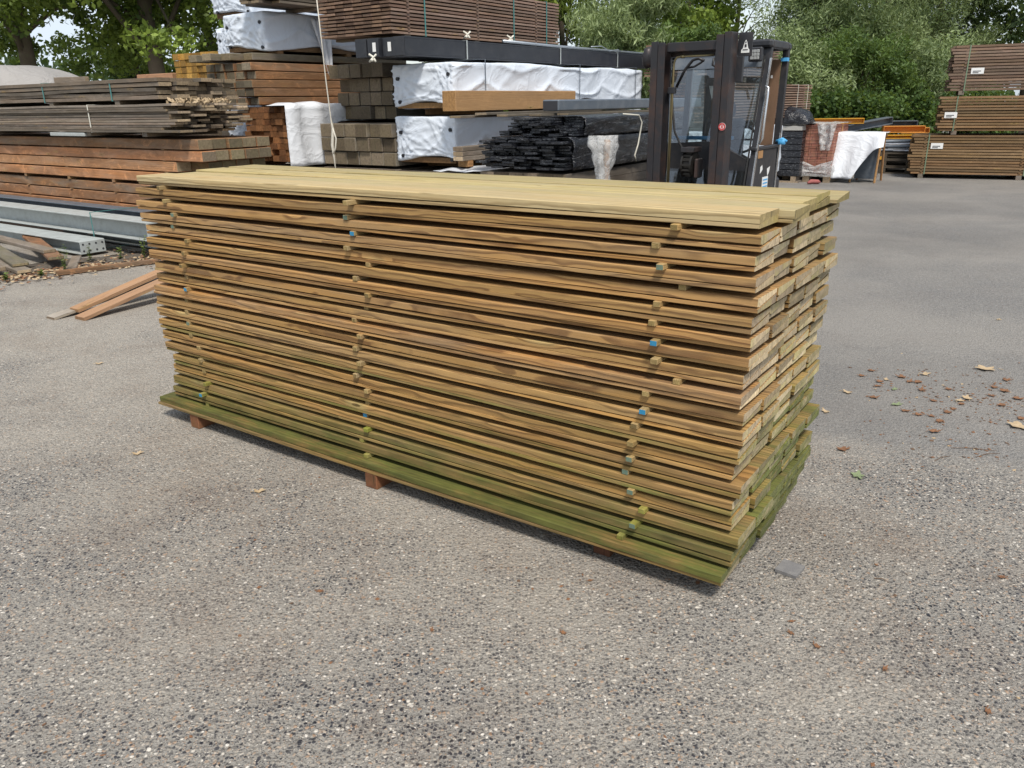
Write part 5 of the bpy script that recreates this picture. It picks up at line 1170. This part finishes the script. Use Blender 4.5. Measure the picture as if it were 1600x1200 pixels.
# leaf litter strip by the steel joists
b = MB(); rr2 = random.Random(31)
for i in range(1500):
    u = rr2.random(); px, py = -5.35 + 1.5 * u + rr2.gauss(0, .16), 7.75 + 1.55 * u + rr2.gauss(0, .26)
    a = rr2.uniform(0, 6.28); l, w2 = rr2.uniform(.012, .04), rr2.uniform(.008, .022); z = .004 + rr2.random() * .02; c, s_ = math.cos(a), math.sin(a)
    b.add([(px - l * c, py - l * s_, z), (px - w2 * s_, py + w2 * c, z + rr2.uniform(0, .015)), (px + l * c, py + l * s_, z + rr2.uniform(0, .012)), (px + w2 * s_, py - w2 * c, z), (px, py, z + .008)], [(0, 1, 4), (1, 2, 4), (2, 3, 4), (3, 0, 4)], mi=0 if rr2.random() < .45 else (1 if rr2.random() < .75 else 2))
o = b.build('leaf_litter', [M['leafpale'], M['leafdry'], M['twig']]); tag(o, 'dry leaf and wood chip litter along the foot of the steel joists', None, kind='stuff')
P = [[(-5.9 + 2.2 * (i / 29) + .15 * N(i * .3, j * .3, 2), 7.78 + 1.6 * (i / 29) + (-.42 + .95 * j / 14) + .16 * N(i * .4, j * .4, 5), .004 + .03 * max(0, math.sin(math.pi * j / 14)) * max(0, math.sin(math.pi * i / 29)) * (1 + N(i * .5, j * .5, 9))) for j in range(15)] for i in range(30)]
M['soil'] = plain('dark_soil', (.075, .062, .05), .95, 0, .5, .2, (.22, .19, .15), .6, 9, .8, 50)
b = MB(); b.sheet(P, .003); tag(b.build('soil_strip', M['soil'], None, True), 'dark earthy strip along the foot of the steel joists', None, kind='structure')
def weed(x, y, h_, ns, label):
    t = thing('weed', label, 'weed', (x, y, .01), 0, 'weeds in the leaf litter'); b = MB(); V = []; tt = []
    for k in range(ns):
        a = rr2.uniform(0, 6.28); le = rr2.uniform(.05, .3) * h_; hh = h_ * rr2.uniform(.6, 1)
        tip = Vector((math.cos(a) * le, math.sin(a) * le, hh)); b.tube([(0, 0, 0), (tip.x * .35, tip.y * .35, hh * .55), tip], [.003, .0025, .001], 5)
        for q in range(11):
            f = .2 + .8 * q / 10; p = np.array([tip.x * f * f, tip.y * f * f, hh * f]); an = rr2.uniform(0, 6.28); d = np.array([math.cos(an), math.sin(an), rr2.uniform(-.2, .6)]); l = rr2.uniform(.02, .045); s_ = np.cross(d, [0, 0, 1]) * .35
            V += [p, p + d * l * .5 + s_ * l, p + d * l, p + d * l * .5 - s_ * l]; tt.append(rr2.random())
    b.build('stem', M['weed'], t); leaf_obj('leaves', np.array(V), np.array(tt), 'weed', t)
WD = [(-4.62, 8.22, .30, 4, 'tallest weed in the litter, nearest the loose plank ends'), (-4.62, 8.75, .22, 4, 'leafy weed beside the bolted joist end'), (-4.35, 8.9, .16, 3, 'small weed right of the bolted joist'), (-4.1, 8.92, .26, 4, 'bushy weed by the corner of the edging board'),
      (-3.95, 9.1, .22, 4, 'weed under the blank joist end plate'), (-3.75, 9.0, .26, 4, 'weed farthest right, behind the leaning planks'), (-5.0, 7.82, .08, 5, 'low pale weed at the near edge of the litter'), (-4.75, 8.0, .07, 5, 'low flat weed beside the paving edge')]
for a_ in WD: weed(*a_)

# crumbs of leaf and bark scattered over the paving
b = MB(); rr3 = random.Random(77)
for i in range(620):
    if i < 330: px, py = rr3.gauss(2.55, .34), rr3.gauss(4.18, .3)
    elif i < 420: px, py = rr3.gauss(2.1, .3), rr3.gauss(3.5, .15)
    else: px, py = rr3.uniform(-1.6, 2.4), rr3.uniform(1.45, 3.4)
    v = A(P0, 0, 0) ; lx = (px - v.x) * DX.x + (py - v.y) * DX.y; ly = (px - v.x) * DY.x + (py - v.y) * DY.y
    if -3.4 < lx < .12 and -.1 < ly < 1.0: continue
    l = rr3.uniform(.003, .010 if i > 420 else .014); w2 = l * rr3.uniform(.3, .8); a = rr3.uniform(0, 6.28); c, s_ = math.cos(a), math.sin(a); z = .0015
    b.add([(px - l * c, py - l * s_, z), (px - w2 * s_, py + w2 * c, z + rr3.uniform(0, .004)), (px + l * c, py + l * s_, z + rr3.uniform(0, .003)), (px + w2 * s_, py - w2 * c, z), (px, py, z + .003)], [(0, 1, 4), (1, 2, 4), (2, 3, 4), (3, 0, 4)], mi=0 if rr3.random() < .6 else (1 if rr3.random() < .3 else 2))
tag(b.build('leaf_crumbs', [M['leafdry'], M['leafpale'], M['twig']]), 'crumbs of dry leaf and bark scattered over the paving', None, kind='stuff')
